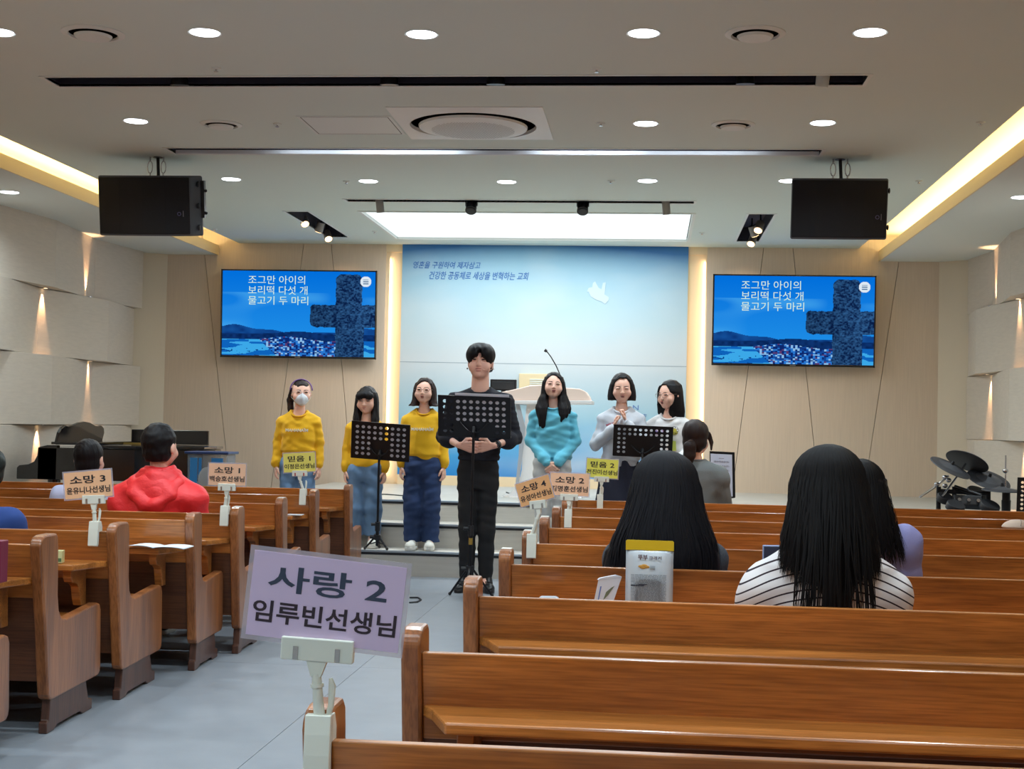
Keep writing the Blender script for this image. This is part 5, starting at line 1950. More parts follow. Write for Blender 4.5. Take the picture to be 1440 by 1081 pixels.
M_yel = mat('yellow_sweatshirt', (240, 184, 14), .85, bump=.15, bscale=(200, 200, 200), sheen=.2)
M_yel2 = mat('yellow_rib', (226, 166, 12), .9, bump=.3, bscale=(400, 400, 20))
M_jean = mat('light_denim', (104, 136, 172), .9, bump=.2, bscale=(300, 300, 200), var=.25, vscale=(9, 9, 5))
M_jeand = mat('dark_denim', (38, 58, 98), .9, bump=.2, bscale=(300, 300, 200), var=.2, vscale=(9, 9, 5))
M_blk = mat('black_knit', (22, 24, 36), .85, bump=.2, bscale=(250, 250, 250))
M_blkt = mat('black_trousers', (20, 20, 24), .85)
M_blue = mat('sky_blue_sweatshirt', (96, 184, 208), .85, bump=.15, bscale=(200, 200, 200), sheen=.2)
M_gry = mat('pale_grey_sweatshirt', (200, 204, 212), .85, bump=.15, bscale=(200, 200, 200), sheen=.2)
M_wht = mat('white_sweatshirt', (222, 220, 220), .85, bump=.15, bscale=(200, 200, 200))
M_navy = mat('navy_skirt', (30, 32, 50), .85)
M_pale = mat('pale_trousers', (206, 206, 204), .85)
M_shoe = mat('white_trainer', (228, 226, 216), .6)
M_shoed = mat('black_shoe', (28, 26, 28), .4)
E_print = mat('white_print', (240, 238, 225), .6)
YS = 11.26
ZS = z1 + .004


def chest_print(f, y=-.099, z=.20, w=.180):
    zc = f['zc']
    text_mesh('lettering', 'MAHANAÏM', .03, E_print, f['t'], (-.002, y, zc - z * f['u']), width=w, height=.030, bold=.0005, extrude=.004)


# girl in mask with headband
f = stand_frame('girl in yellow sweatshirt wearing white mask and purple headband, far left of the singers', 424, 535.5, YS + .05, ZS, .19, .10, hyaw=.28, hpitch=-.03, sw=.138, shift=.012, group=None)
t, H = f['t'], f['H']
sweater(f, M_yel, Mc=M_yel2, seed=11, hem=.42)
chest_print(f)
trousers(f, M_jean, seed=12)
S_ = hair_grid(H, f['zc'] - .11)
hair_cap(S_, H, r=(.082, .100, .088), open_=((0, -.110, -.030), (.070, .084, .122)))
locks(S_, H, [(-.05, .08, .0), (-.075, .085, -.06), (-.07, .075, -.14), (-.075, .06, -.20)], [.03, .032, .028, .012], fl=.8)
locks(S_, H, [(-.072, .0, .03), (-.080, .02, -.03), (-.06, .07, -.06)], [.022, .022, .02], fl=.7)
S_.noise(.0018, (90, 90, 14), 4, 6)
S_.mesh('hair', M_hairb, t)
pts = [tuple(H(.0865 * math.cos(a), -.012 + .012 * math.sin(a), .030 + .107 * math.sin(a) * .96)) for a in [PI * i / 18 for i in range(19)]]
b = MB()
for o_ in (-.006, 0, .006): b.tube([(p[0], p[1] + o_, p[2]) for p in pts], .0052, 6)
b.build('headband', mat('headband_violet', (118, 82, 150), .6), t, smooth=2)
face_parts(t, H, lips=False)
glasses(t, H, mat('clear_frame', (205, 190, 190), .3), r=.022)
S_ = SDF(H.c - .14, H.c + .14, .0048)
A = H.ax()
S_.ell(H(0, -.042, -.052), v3(.070, .064, .056) * H.k, 0, 'add', A).ell(H(0, -.095, -.046), v3(.012, .020, .046) * H.k, .02, 'add', A).ell(H(0, -.06, -.09), v3(.035, .035, .03) * H.k, .02, 'add', A)
S_.ell(H(0, .035, -.04), v3(.10, .062, .14) * H.k, .004, 'sub', A)
S_.mesh('face_mask', mat('mask_white', (226, 232, 240), .7), t)
for s_ in (-1, 1): MB().tube([tuple(H(s_ * .058, -.05, -.03)), tuple(H(s_ * .074, -.01, -.005)), tuple(H(s_ * .080, .016, .006))], .0015, 5).tube([tuple(H(s_ * .056, -.045, -.07)), tuple(H(s_ * .074, -.01, -.04)), tuple(H(s_ * .08, .016, -.02))], .0015, 5).build('mask_loop', M_white, t)
for s_ in (1, -1): shoe(t, s_ * .07, .03, s_ * .12, .215, M_shoe, M_sole)

# girl with long straight hair and fringe
f = stand_frame('girl in yellow sweatshirt with long dark hair and fringe behind the left music stand', 516.5, 545.5, YS + .08, ZS, .19, .05, hyaw=-.12, hpitch=.16, sw=.125)
t, H = f['t'], f['H']
sweater(f, M_yel, Mc=M_yel2, seed=21, hem=.50)
trousers(f, M_jean, seed=22, r=(.085, .072, .066), ankle=.10)
S_ = hair_grid(H, f['zc'] - .22)
hair_cap(S_, H, r=(.088, .106, .092), open_=((0, -.112, -.05), (.060, .080, .092)))
sheet(S_, H, [(.065, .070, .082, 0, .02), (.03, .086, .098, 0, .02), (-.02, .094, .092, 0, .018), (-.10, .098, .085, 0, .01), (-.17, .104, .085, 0, -.005), (-.25, .098, .075, .0, -.02)],
      [(.075, .046, .070, 0, -.10), (.02, .066, .080, 0, -.10), (-.06, .068, .085, 0, -.09), (-.12, .056, .12, 0, -.10), (-.18, .046, .12, 0, -.10), (-.27, .055, .12, .0, -.10)])
for x_, z_ in ((-.040, .048), (.034, .052), (-.010, .062)): S_.ell(H(x_, -.066, z_), v3(.034, .034, .034) * H.s, .014, 'add', H.ax())
S_.ell(H(.006, -.118, .022), v3(.030, .03, .022) * H.s, .006, 'sub', H.ax())
S_.noise(.0022, (110, 110, 8), 5, 6)
S_.mesh('hair', M_hair, t)
face_parts(t, H, mouth=.1, eyes=.8, down=.5)
for s_ in (1, -1): shoe(t, s_ * .07, .03, s_ * .12, .215, M_shoe, M_sole)

# girl with glasses and flared bob
f = stand_frame('girl in yellow sweatshirt with round glasses and flicked-out bob beside the man', 597.5, 532.5, YS, ZS, .188, .06, hyaw=-.10, hpitch=-.06, sw=.135)
t, H = f['t'], f['H']
sweater(f, M_yel, Mc=M_yel2, seed=31, hem=.45)
chest_print(f, w=.175, z=.20)
trousers(f, M_jeand, seed=32, r=(.092, .080, .068), ankle=.07, hipx=1.0)
S_ = hair_grid(H, f['zc'] - .10)
hair_cap(S_, H, r=(.088, .104, .091), open_=((0, -.112, -.035), (.062, .076, .104)))
sheet(S_, H, [(.065, .070, .082, 0, .02), (.03, .086, .098, 0, .02), (-.02, .094, .090, 0, .018), (-.08, .096, .082, 0, .012), (-.115, .105, .085, 0, .010), (-.138, .124, .088, .0, .005)],
      [(.09, .030, .070, 0, -.10), (.05, .062, .078, 0, -.10), (0, .070, .084, 0, -.10), (-.06, .066, .085, 0, -.09), (-.10, .058, .10, 0, -.09), (-.15, .066, .12, .0, -.09)])
S_.noise(.002, (110, 110, 8), 6, 6)
S_.mesh('hair', M_hairb, t)
face_parts(t, H, mouth=.5, eyes=.9)
glasses(t, H)
for s_ in (1, -1): shoe(t, s_ * .062, .03, s_ * .10, .225, M_shoe, M_sole)

# the man
p = at(678, 484.5, Y=10.12)
f = stand_frame('man in navy black sweatshirt with a head microphone standing at the central music stand', 676.5, 484.0, 10.27, .0, .240, .05, hyaw=-.06, hpitch=-.10, sw=.185, skin=M_skin2, hair_h=.022, nk=.056, shd=.112, xs=1.05,
                arms={1: ((.055, .02, -.20), (-.045, -.16, -.245), (-1, -.12, -.10), (0, 1, .1), (0, -.1, 1), .8), -1: ((-.055, .02, -.20), (.040, -.17, -.245), (1, -.12, -.14), (0, 1, .1), (0, -.1, 1), .8)})
t, H = f['t'], f['H']
sweater(f, M_blk, seed=41, hem=.44, sleeve=(.068, .062, .062), cuff=0, rx=[.070, .10, .168, .188, .182, .165, .155, .150, .150], ry=[.055, .075, .10, .118, .115, .108, .105, .10, .10], neck=(.080, .062), neck_drop=.066, short=.40, nz=.004)
trousers(f, M_blkt, seed=42, r=(.086, .064, .052), ankle=.10, top=.36, hipx=.74, hipy=.10, nz=.0025)
S_ = hair_grid(H, f['zc'] + .02)
hair_cap(S_, H, r=(.090, .108, .094), c=(0, .02, .044), open_=((0, -.120, -.052), (.074, .078, .088)))
for s_ in (1, -1): S_.ell(H(s_ * .034, -.020, .050), v3(.055, .090, .070) * H.s, .03, 'add', H.ax())
S_.ell(H(0, -.120, -.047), v3(.072, .085, .088) * H.s, .006, 'sub', H.ax())
S_.ell(H(.004, -.115, .042), v3(.015, .045, .040) * H.s, .008, 'sub', H.ax())
S_.ell(H(0, .03, -.10), v3(.12, .13, .055) * H.s, .01, 'sub', H.ax())
for s_ in (-1, 1): S_.ell(H(s_ * .090, -.008, -.025), v3(.022, .030, .036) * H.s, .006, 'sub', H.ax())
S_.noise(.0014, (90, 90, 30), 7, 6)
S_.mesh('hair', M_hair, t)
face_parts(t, H, mouth=.1, eyes=.8, brow=1.1, down=1)
MB().tube([tuple(H(.082, .0, .0)), tuple(H(.080, -.03, -.045)), tuple(H(.060, -.070, -.062)), tuple(H(.034, -.092, -.060))], .0018, 6).ball(tuple(H(.032, -.094, -.060)), .005, 8, 6).build('head_microphone', M_skin2, t, smooth=2)
for s_ in (-1, 1): MB().ball(tuple(H(s_ * .084, .004, -.040)), .006, 8, 6).build('earpiece', M_white if s_ > 0 else M_black, t)
w_ = f['A'][0][2]
e_ = f['A'][0][1]
d = (w_ - e_) / np.linalg.norm(w_ - e_)
MB().cyl(tuple(w_ - d * .045), tuple(w_ - d * .02), .031, n=20).build('watch_strap', M_black, t, smooth=True)
MB().cyl(tuple(w_ - d * .033 + v3(0, -.030, 0)), tuple(w_ - d * .033 + v3(0, -.037, 0)), .017, n=20).build('watch_face', mat('watch_grey', (60, 60, 66), .3), t, smooth=True)
for s_ in (1, -1): shoe(t, s_ * .078, .03, s_ * .15, .27, M_shoed, M_shoed)

# girl in sky blue
f = stand_frame('girl in sky blue sweatshirt with very long dark hair, hands clasped', 779, 524.5, YS, ZS, .188, .03, hyaw=.07, hpitch=-.08, hroll=.05, sw=.145,
                arms={1: ((.03, -.005, -.19), (-.088, -.125, -.345), (-.7, -.2, -.75), (-.3, .9, 0), (-.6, -.3, .7), .9), -1: ((-.03, -.005, -.19), (.098, -.125, -.345), (.7, -.25, -.75), (.3, .9, 0), (.6, -.3, .7), .9)})
t, H = f['t'], f['H']
sweater(f, M_blue, seed=51, hem=.485, sleeve=(.050, .050, .041), nz=.0045, rx=[.058, .078, .128, .140, .145, .148, .152, .140, .138], ry=[.05, .062, .085, .10, .105, .105, .105, .096, .094])
MB().box(.088, .115, -.098, -.092, f['zc'] - .415 * f['u'], f['zc'] - .40 * f['u']).build('hem_label', M_white, t)
trousers(f, M_pale, seed=52)
S_ = hair_grid(H, f['zc'] - .30, w=.20)
hair_cap(S_, H, r=(.086, .104, .090), open_=((0, -.108, -.03), (.064, .078, .106)))
sheet(S_, H, [(.07, .066, .080, 0, .02), (.035, .086, .098, 0, .02), (0, .093, .092, 0, .022), (-.08, .102, .080, 0, .01), (-.15, .128, .075, .0, -.005), (-.21, .138, .072, 0, -.03), (-.27, .125, .062, 0, -.05), (-.33, .098, .05, -.01, -.062), (-.40, .075, .022, -.02, -.072)],
      [(.095, .020, .06, 0, -.10), (.07, .050, .075, 0, -.10), (.02, .068, .080, 0, -.10), (-.05, .068, .085, 0, -.09), (-.12, .050, .10, 0, -.08), (-.18, .040, .12, .0, -.10), (-.26, .046, .12, .0, -.12), (-.34, .055, .12, .0, -.12), (-.42, .06, .12, 0, -.12)])
S_.ell(H(.125, -.08, -.40), v3(.07, .1, .10) * H.k, .01, 'sub')
S_.noise(.0020, (110, 90, 7), 8, 6)
S_.mesh('hair', M_hair, t)
face_parts(t, H, mouth=.6, eyes=.75)
for s_ in (1, -1): shoe(t, s_ * .07, .03, s_ * .1, .225, M_shoe, M_sole)

# girl holding hands at her chin
f = stand_frame('girl in pale grey sweatshirt with short bob, hands raised to her chin', 875, 527.0, YS, ZS, .20, .0, hyaw=.06, hpitch=.16, hroll=-.03, sw=.145,
                arms={1: ((.045, -.03, -.20), (-.105, -.150, -.035), (-.12, -.06, 1), (-1, .1, 0), (0, -.2, 0), 1.5), -1: ((-.05, -.02, -.20), (.085, -.165, -.080), (.18, -.05, 1), (1, .1, 0), (0, -.2, 0), 1.5)})
t, H = f['t'], f['H']
sweater(f, M_gry, seed=61, hem=.48, sleeve=(.050, .050, .041), nz=.0045, rx=[.058, .078, .128, .140, .145, .148, .152, .140, .138], ry=[.05, .062, .085, .10, .105, .105, .105, .096, .094])
q_ = text_mesh('lettering', 'ENGLAND', .03, mat('print_crimson', (176, 50, 74), .6), t, (-.075, -.108, f['zc'] - .175), width=.085, height=.016, bold=.0005, extrude=.006)
q_.rotation_euler = (PI / 2, -.35, -.15)
S_ = SDF((-.26, -.22, 0), (.26, .22, f['zc'] - .40), .010)
S_.sect([f['zc'] - .42, f['zc'] - .55, .25, .12], [.125, .15, .20, .22], [.09, .11, .14, .15], k=0)
S_.noise(.007, (38, 38, 2), 62, 5)
S_.mesh('skirt', M_navy, t)
S_ = hair_grid(H, f['zc'] - .06)
hair_cap(S_, H, r=(.088, .105, .092), open_=((0, -.110, -.045), (.062, .078, .100)))
sheet(S_, H, [(.065, .070, .084, 0, .02), (.03, .088, .100, 0, .02), (-.02, .097, .092, 0, .016), (-.07, .102, .086, 0, .010), (-.105, .100, .082, .0, .006)],
      [(.085, .030, .070, .01, -.10), (.045, .060, .078, .005, -.10), (0, .068, .082, 0, -.10), (-.06, .068, .085, 0, -.09), (-.12, .056, .10, 0, -.09)])
S_.noise(.002, (110, 110, 8), 9, 6)
S_.mesh('hair', M_hair, t)
face_parts(t, H, mouth=.35, eyes=.6, down=1)
for s_ in (1, -1): shoe(t, s_ * .07, .03, s_ * .1, .225, M_shoe, M_sole)

# girl turned left with glasses
f = stand_frame('girl in white printed sweatshirt with glasses, head turned to the left', 942, 536.5, YS + .02, ZS, .20, -.15, hyaw=-.62, hpitch=.10, sw=.145,
                arms={1: ((.03, -.01, -.19), (-.04, -.15, -.27), (-.9, -.2, .1), (0, .9, 0), (0, -.3, .7), .6), -1: ((-.03, -.01, -.19), (.03, -.16, -.28), (.9, -.2, .1), (0, .9, 0), (0, -.3, .7), .6)})
t, H = f['t'], f['H']
sweater(f, M_wht, seed=71, hem=.48, sleeve=(.050, .050, .041), nz=.0045, rx=[.058, .078, .126, .138, .143, .146, .150, .138, .136], ry=[.05, .062, .085, .10, .105, .105, .105, .096, .094])
M_y = mat('print_yellow', (216, 204, 80), .6)
M_pk = mat('print_pink', (176, 110, 140), .6)
M_vi = mat('print_violet', (150, 130, 200), .6)


def flower(x, z, r, Mc_, Mp):
    g = MB()
    for q in range(7):
        a = 2 * PI * q / 7
        pts = [(x + r * .45 * math.cos(a) + r * .3 * math.cos(a + w2) , -.112, z + r * .45 * math.sin(a) + r * .3 * math.sin(a + w2)) for w2 in [2 * PI * i / 8 for i in range(9)]]
        g.tube(pts, .0016, 5)
    fl_ = g.build('flower_print', Mp, t)
    MB().cyl((x, -.114, z), (x, -.106, z), r * .34, n=14).build('flower_centre', Mc_, fl_)


zc_ = f['zc']
flower(-.085, zc_ - .185, .034, M_vi, M_pk)
flower(-.025, zc_ - .175, .028, M_pk, M_vi)
flower(.060, zc_ - .170, .042, M_y, M_ink)
MB().ball((.055, -.103, zc_ - .19), (.030, .010, .016), 14, 8).build('smiling_print', M_y, t, smooth=2)
MB().prism([(.03, zc_ - .33), (.075, zc_ - .33), (.07, zc_ - .255), (.035, zc_ - .25)], 'xz', -.114, -.106).build('green_print', mat('print_lime', (190, 200, 90), .6), t)
trousers(f, M_navy, seed=72)
S_ = hair_grid(H, f['zc'] - .14, w=.18)
hair_cap(S_, H, r=(.088, .106, .092), open_=((0, -.110, -.035), (.066, .080, .106)))
sheet(S_, H, [(.07, .070, .084, 0, .02), (.03, .088, .100, 0, .02), (-.06, .094, .094, .008, .028), (-.14, .098, .080, .014, .03), (-.21, .090, .055, .018, .03), (-.25, .07, .035, .02, .03)],
      [(.085, .030, .060, -.045, -.08), (.04, .058, .078, -.055, -.085), (-.02, .072, .082, -.058, -.08), (-.09, .070, .090, -.058, -.075), (-.14, .060, .10, -.05, -.09), (-.27, .055, .10, -.03, -.10)])
locks(S_, H, [(-.060, -.045, .06), (-.076, -.045, .0), (-.080, -.05, -.08), (-.07, -.06, -.15), (-.05, -.06, -.18)], [.010, .006, .005, .005, .003], fl=.9)
S_.noise(.002, (110, 110, 8), 10, 6)
S_.mesh('hair', M_hair, t)
face_parts(t, H, mouth=.5, eyes=.7)
glasses(t, H)
for s_ in (1, -1): shoe(t, s_ * .07, .03, s_ * .1, .225, M_shoe, M_sole)


# ------------------------------------------------------------------ seated people, backs to the camera
def seat_frame(label, px, ytop, Y, hd, sw=.17, rz=PI, hyaw=0, hpitch=0, hroll=0, skin=None, lean=.03, hair_h=.015, seat=.36, hands_up=False, shd=.125, xs=1.08, trap=.036):
    p = at(px, ytop, Y=Y)
    Ht = p.z - hair_h
    t = thing('person', label, 'person', (p.x, Y, 0), rz)
    zc = Ht - hd
    Hd = Head((0, lean, zc + hd * .53), hd * 1.02, hyaw, hpitch, hroll, xs)
    u_ = max(.9, (zc - seat) / .50)
    shz_ = zc - shd
    sh = {1: v3(sw, .03, shz_), -1: v3(-sw, .03, shz_)}
    A, Hn = [], []
    for s_ in (1, -1):
        el = v3(s_ * (sw + .03), -.04, shz_ - .22)
        w_ = v3(s_ * .09, -.22, max(seat + .15, shz_ - .27))
        if hands_up: w_ = v3(s_ * .06, -.22, shz_ - .12)
        A.append([sh[s_], el, w_])
        Hn.append(dict(w=w_, d=(-s_ * .5, -1, 0), n=(0, 0, -1), s=(-s_ * .8, .4, 0), sc=.9, curl=.6))
    L = [[v3(s_ * .08, .0, seat + .085), v3(s_ * .10, -.37, seat + .07), v3(s_ * .10, -.36, .09), v3(s_ * .10, -.44, .04)] for s_ in (1, -1)]
    torso = ([zc - .02, zc - .08, zc - .12, zc - .22, seat + .15, seat + .03], [.04, .06, sw * .85, sw * .8, sw * .7, sw * .8], [.04, .05, .07, .075, .075, .08], None, [lean, lean, .03, .02, .0, .0])
    build_body(t, Hd, v3(0, lean, zc - .10), torso, A, Hn, L, skin or M_skin, base=.011, hand_fine=False)
    return dict(t=t, H=Hd, zc=zc, sh=sh, A=A, L=L, sw=sw, seat=seat, Ht=Ht, lean=lean, trap=trap)


def seat_top(f, M, r=(.062, .058, .045), seed=1, nz=.005, neck=(.068, .06), ry=(.06, .075, .105, .118, .12, .12), rxk=1.0, step=.008, collar_=True, nd=.032, name='top'):
    zc, sw, seat, ln = f['zc'], f['sw'], f['seat'], f['lean']
    P = np.array([p for a in f['A'] for p in a])
    lo, hi = P.min(0) - .12, P.max(0) + .12
    lo[2], hi[2] = seat - .0, zc + .03
    hi[1] = .22
    S_ = SDF(lo, hi, step)
    S_.sect([zc - nd + .01, zc - nd - .015, zc - .105, zc - .17, (zc + seat) / 2, seat + .03], [.062, .085, sw * .92 * rxk, sw * 1.0 * rxk, sw * .95 * rxk, sw * .92 * rxk], list(ry), cy=[ln, ln, .028, .02, .01, 0], k=.015)
    for s_, a in zip((1, -1), f['A']):
        S_.path([v3(s_ * .062, ln, zc - nd - .042), a[0]], [f['trap'], r[0]], .05)
        S_.path(a, list(r), .03)
    S_.noise(nz, (9, 9, 22), seed, 8)
    S_.noise(nz * .5, (32, 32, 36), seed + 3, 6)
    S_.ell((0, ln, zc - nd + .05), (neck[0], neck[1], .06), .004, 'sub')
    o = S_.mesh(name, M, f['t'])
    if collar_: collar(f['t'], (0, ln, zc - nd + .006), neck[0] * .92, neck[1] * .92, .008, M)
    return o


def seat_trousers(f, M):
    s0 = f['seat']
    S_ = SDF((-.24, -.56, .05), (.24, .18, s0 + .2), .011)
    S_.sect([s0 + .01, s0 + .15], [f['sw'] * .85, f['sw'] * .78], [.11, .11], k=.01)
    for l_ in f['L']: S_.path(l_[:3], [.085, .068, .055], .02)
    S_.mesh('trousers', M, f['t'])
    for s_ in (1, -1): shoe(f['t'], s_ * .10, -.33, 0, .23, M_shoed, M_sole)


# woman with striped shirt, nearest
M_str = bpy.data.materials.new('striped_jersey')
M_str.use_nodes = True
n = M_str.node_tree.nodes
l = M_str.node_tree.links
bs = n['Principled BSDF']
bs.inputs['Roughness'].default_value = .85
tc = n.new('ShaderNodeTexCoord')
sp = n.new('ShaderNodeSeparateXYZ')
l.new(tc.outputs['Object'], sp.inputs[0])


def mth2(op, a, b_=None):
    q = n.new('ShaderNodeMath')
    q.operation = op
    for i, v in enumerate((a, b_)):
        if v is None: continue
        if isinstance(v, (int, float)): q.inputs[i].default_value = v
        else: l.new(v, q.inputs[i])
    return q.outputs[0]


# stripes drop towards the sleeves as on a draped jersey
xx = mth2('ABSOLUTE', sp.outputs[0])
zz_ = mth2('ADD', sp.outputs[2], mth2('MULTIPLY', mth2('POWER', xx, 2.0), 1.25))
fr = mth2('FRACT', mth2('DIVIDE', zz_, .0262))
st2 = mth2('LESS_THAN', fr, .19)
mx = n.new('ShaderNodeMix')
mx.data_type = 'RGBA'
l.new(st2, mx.inputs[0])
mx.inputs[6].default_value = lin((228, 224, 226))
mx.inputs[7].default_value = lin((44, 28, 40))
l.new(mx.outputs[2], bs.inputs['Base Color'])
f = seat_frame('woman with very long straight black hair and white striped top in a right pew', 1163, 638, 4.46, .215, sw=.185, shd=.185, trap=.05, hair_h=.018, hpitch=.06)
t, H = f['t'], f['H']
seat_top(f, M_str, r=(.072, .080, .065), seed=81, nz=.005, rxk=1.10, ry=(.06, .085, .125, .145, .145, .13), step=.0068, name='striped_top', collar_=False)
seat_trousers(f, M_blkt)
S_ = SDF((-.24, -.16, f['zc'] - .28), (.24, .26, H.c[2] + .17), .0052)
hair_cap(S_, H, r=(.098, .116, .102), c=(0, .022, .038), open_=((0, -.13, -.03), (.066, .075, .100)))
S_.sect([f['zc'] + .12, f['zc'] + .06, f['zc'] - .02, f['zc'] - .07, f['zc'] - .10], [.098, .122, .146, .150, .12], [.095, .100, .10, .085, .06], cy=[.05, .06, .075, .10, .11], k=.02)
S_.sect([f['zc'] + .02, f['zc'] - .10, f['zc'] - .18, f['zc'] - .27], [.11, .085, .045, .030], [.08, .05, .03, .018], cx=[0, -.005, -.018, -.022], cy=[.09, .135, .170, .170], k=.02)
S_.noise(.0035, (70, 60, 3.5), 12, 7)
S_.mesh('hair', M_hair, t)
M_str_h = mat('hair_strand', (14, 12, 14), .6, spec=.14)
strands(t, H, M_str_h, 1300, f['zc'] - .16, 5, rad=(.101, .121, .107), width=.0042, spreadx=1.35, bulge=.055, alen=(-1.9, 1.9), name='hair_strands', side=.06)
strands(t, H, M_str_h, 90, f['zc'] - .30, 6, rad=(.101, .121, .107), width=.005, spreadx=1.5, bulge=.095, alen=(-.9, .9), name='hair_wisps')

# woman with long wavy black hair
f = seat_frame('woman with long loose black hair in front of the snack pouch', 936, 645, 5.46, .225, sw=.165, shd=.14, hair_h=.022, hpitch=.05)
t, H = f['t'], f['H']
seat_top(f, mat('charcoal_knit', (62, 68, 78), .9, bump=.3, bscale=(200, 200, 200)), r=(.070, .066, .05), seed=91, name='sweater', collar_=False)
seat_trousers(f, M_blkt)
S_ = SDF((-.30, -.16, f['zc'] - .26), (.30, .24, H.c[2] + .17), .0056)
hair_cap(S_, H, r=(.106, .120, .106), c=(0, .022, .038), open_=((0, -.13, -.03), (.066, .075, .100)))
S_.sect([f['zc'] + .12, f['zc'] + .10, f['zc'] + .0, f['zc'] - .10, f['zc'] - .20, f['zc'] - .25], [.112, .130, .166, .208, .222, .18], [.095, .105, .11, .10, .085, .06], cy=[.05, .055, .075, .10, .115, .12], cx=[0, 0, 0, .005, .01, .0], k=.02)
S_.noise(.003, (40, 40, 5), 13, 7)
S_.noise(.0015, (120, 90, 8), 14, 6)
S_.mesh('hair', M_hair, t)
strands(t, H, mat('hair_strand_cool', (18, 18, 24), .6, spec=.16), 1400, f['zc'] - .24, 7, rad=(.109, .125, .111), width=.0045, spreadx=1.85, bulge=.055, alen=(-1.9, 1.9), name='hair_strands', flow=lambda z, x: .012 * math.sin(z * 24 + x * 9))

# girl in lavender, partly hidden
f = seat_frame('girl in lavender hooded top half hidden beyond the striped woman', 1206, 652, 5.50, .19, sw=.172, shd=.085, hair_h=.015)
t, H = f['t'], f['H']
M_lav = mat('lavender_cotton', (150, 150, 204), .85, bump=.15, bscale=(180, 180, 180))
seat_top(f, M_lav, r=(.062, .058, .045), seed=101, name='hooded_top', nz=.006)
S_ = SDF((-.16, -.02, f['zc'] - .22), (.16, .22, f['zc'] + .02), .008)
S_.path([(-.09, .03, f['zc'] - .06), (-.07, .11, f['zc'] - .12), (0, .135, f['zc'] - .16), (.07, .11, f['zc'] - .12), (.09, .03, f['zc'] - .06)], [.026, .032, .036, .032, .026], .02)
S_.noise(.004, (30, 30, 30), 3, 6)
S_.mesh('hood', M_lav, t)
seat_trousers(f, M_jeand)
S_ = SDF((-.2, -.16, f['zc'] - .24), (.2, .22, H.c[2] + .17), .006)
hair_cap(S_, H, r=(.092, .110, .096), open_=((0, -.13, -.03), (.066, .075, .100)))
S_.sect([f['zc'] + .15, f['zc'] + .02, f['zc'] - .10, f['zc'] - .20], [.10, .108, .098, .05], [.09, .085, .06, .03], cy=[.05, .06, .10, .12], k=.02)
S_.noise(.003, (90, 80, 5), 15, 6)
S_.mesh('hair', M_hair, t)
strands(t, H, M_str_h, 420, f['zc'] - .17, 8, width=.005, spreadx=1.75, side=.02, rad=(.097, .116, .101), bulge=.05, alen=(-1.9, 1.9))

# woman in grey with ponytail
f = seat_frame('woman in grey knit with low brown ponytail in the front right pew', 979, 593.5, 10.08, .218, sw=.165, shd=.15, trap=.05, hyaw=-.35, hpitch=.05, hair_h=.015)
t, H = f['t'], f['H']
M_gk = mat('grey_knit', (118, 124, 126), .95, bump=.4, bscale=(220, 220, 220))
seat_top(f, M_gk, r=(.075, .070, .055), seed=111, name='sweater', nd=.04)
seat_trousers(f, M_blkt)
S_ = SDF((-.18, -.16, f['zc'] - .16), (.18, .26, H.c[2] + .17), .0056)
hair_cap(S_, H, r=(.094, .112, .098), open_=((0, -.12, -.035), (.064, .075, .108)))
locks(S_, H, [(0, .100, -.03), (0, .130, -.06), (.0, .125, -.12), (0.01, .10, -.20)], [.026, .044, .042, .016], fl=.9)
locks(S_, H, [(-.07, -.05, .04), (-.085, -.06, -.02), (-.09, -.05, -.07)], [.016, .012, .005], fl=.7)
S_.noise(.0025, (90, 90, 12), 16, 6)
S_.mesh('hair', M_hairb, t)
MB().lathe([(.020, -.006), (.026, 0), (.020, .006)], 16, Matrix.Translation(tuple(H(0, .118, -.035))) @ Matrix.Rotation(1.0, 4, 'X')).build('hair_tie', mat('tie_silver', (150, 146, 150), .3, metal=.5), t)

# boy in red jacket
f = seat_frame('boy with short black hair in bright red hooded jacket in a left pew', 229, 598, 7.36, .204, sw=.18, shd=.175, trap=.055, xs=1.2, hyaw=-.20, hair_h=.02, skin=M_skin2)
t, H = f['t'], f['H']
M_red = mat('red_nylon', (236, 46, 52), .5, bump=.5, bscale=(22, 22, 30))
seat_top(f, M_red, r=(.085, .080, .06), seed=121, nz=.006, rxk=1.05, ry=(.07, .095, .13, .15, .15, .14), name='jacket', collar_=False, neck=(.074, .066), nd=.012)
S_ = SDF((-.2, -.06, f['zc'] - .26), (.2, .26, f['zc'] + .05), .0075)
S_.path([(-.085, -.01, f['zc'] - .035), (-.12, .07, f['zc'] - .075), (-.095, .125, f['zc'] - .135), (-.03, .155, f['zc'] - .195), (.04, .15, f['zc'] - .185), (.10, .12, f['zc'] - .13), (.125, .06, f['zc'] - .085), (.085, -.01, f['zc'] - .035)], [.026, .034, .04, .042, .04, .036, .032, .026], .02)
S_.ell((0, .10, f['zc'] - .10), (.105, .055, .075), .03)
S_.path([(.078 * math.cos(a), .022 + .072 * math.sin(a), f['zc'] - .035 + .012 * math.sin(a)) for a in [PI * i / 6 for i in range(13)]], [.026] * 13, .02)
S_.noise(.006, (24, 24, 40), 31, 8)
S_.ell((0, .022, f['zc'] + .01), (.062, .058, .06), .006, 'sub')
S_.mesh('hood', M_red, t)
for s_ in (1, -1):
    a = f['A'][0 if s_ > 0 else 1]
    S_ = SDF(np.minimum(a[0], a[1]) - .12, np.maximum(a[0], a[1]) + .12, .008)
    S_.cap(a[0] + (a[1] - a[0]) * .40, a[1], .0895, .086, 0)
    S_.F = np.maximum(S_.F, (S_.z[None, None, :] - (a[0][2] - .075) + (S_.x[:, None, None] * s_ - f['sw']) * 1.1)).astype(np.float32)
    S_.mesh('navy_sleeve_panel', mat('navy_nylon', (26, 30, 74), .5), t)
seat_trousers(f, M_blkt)


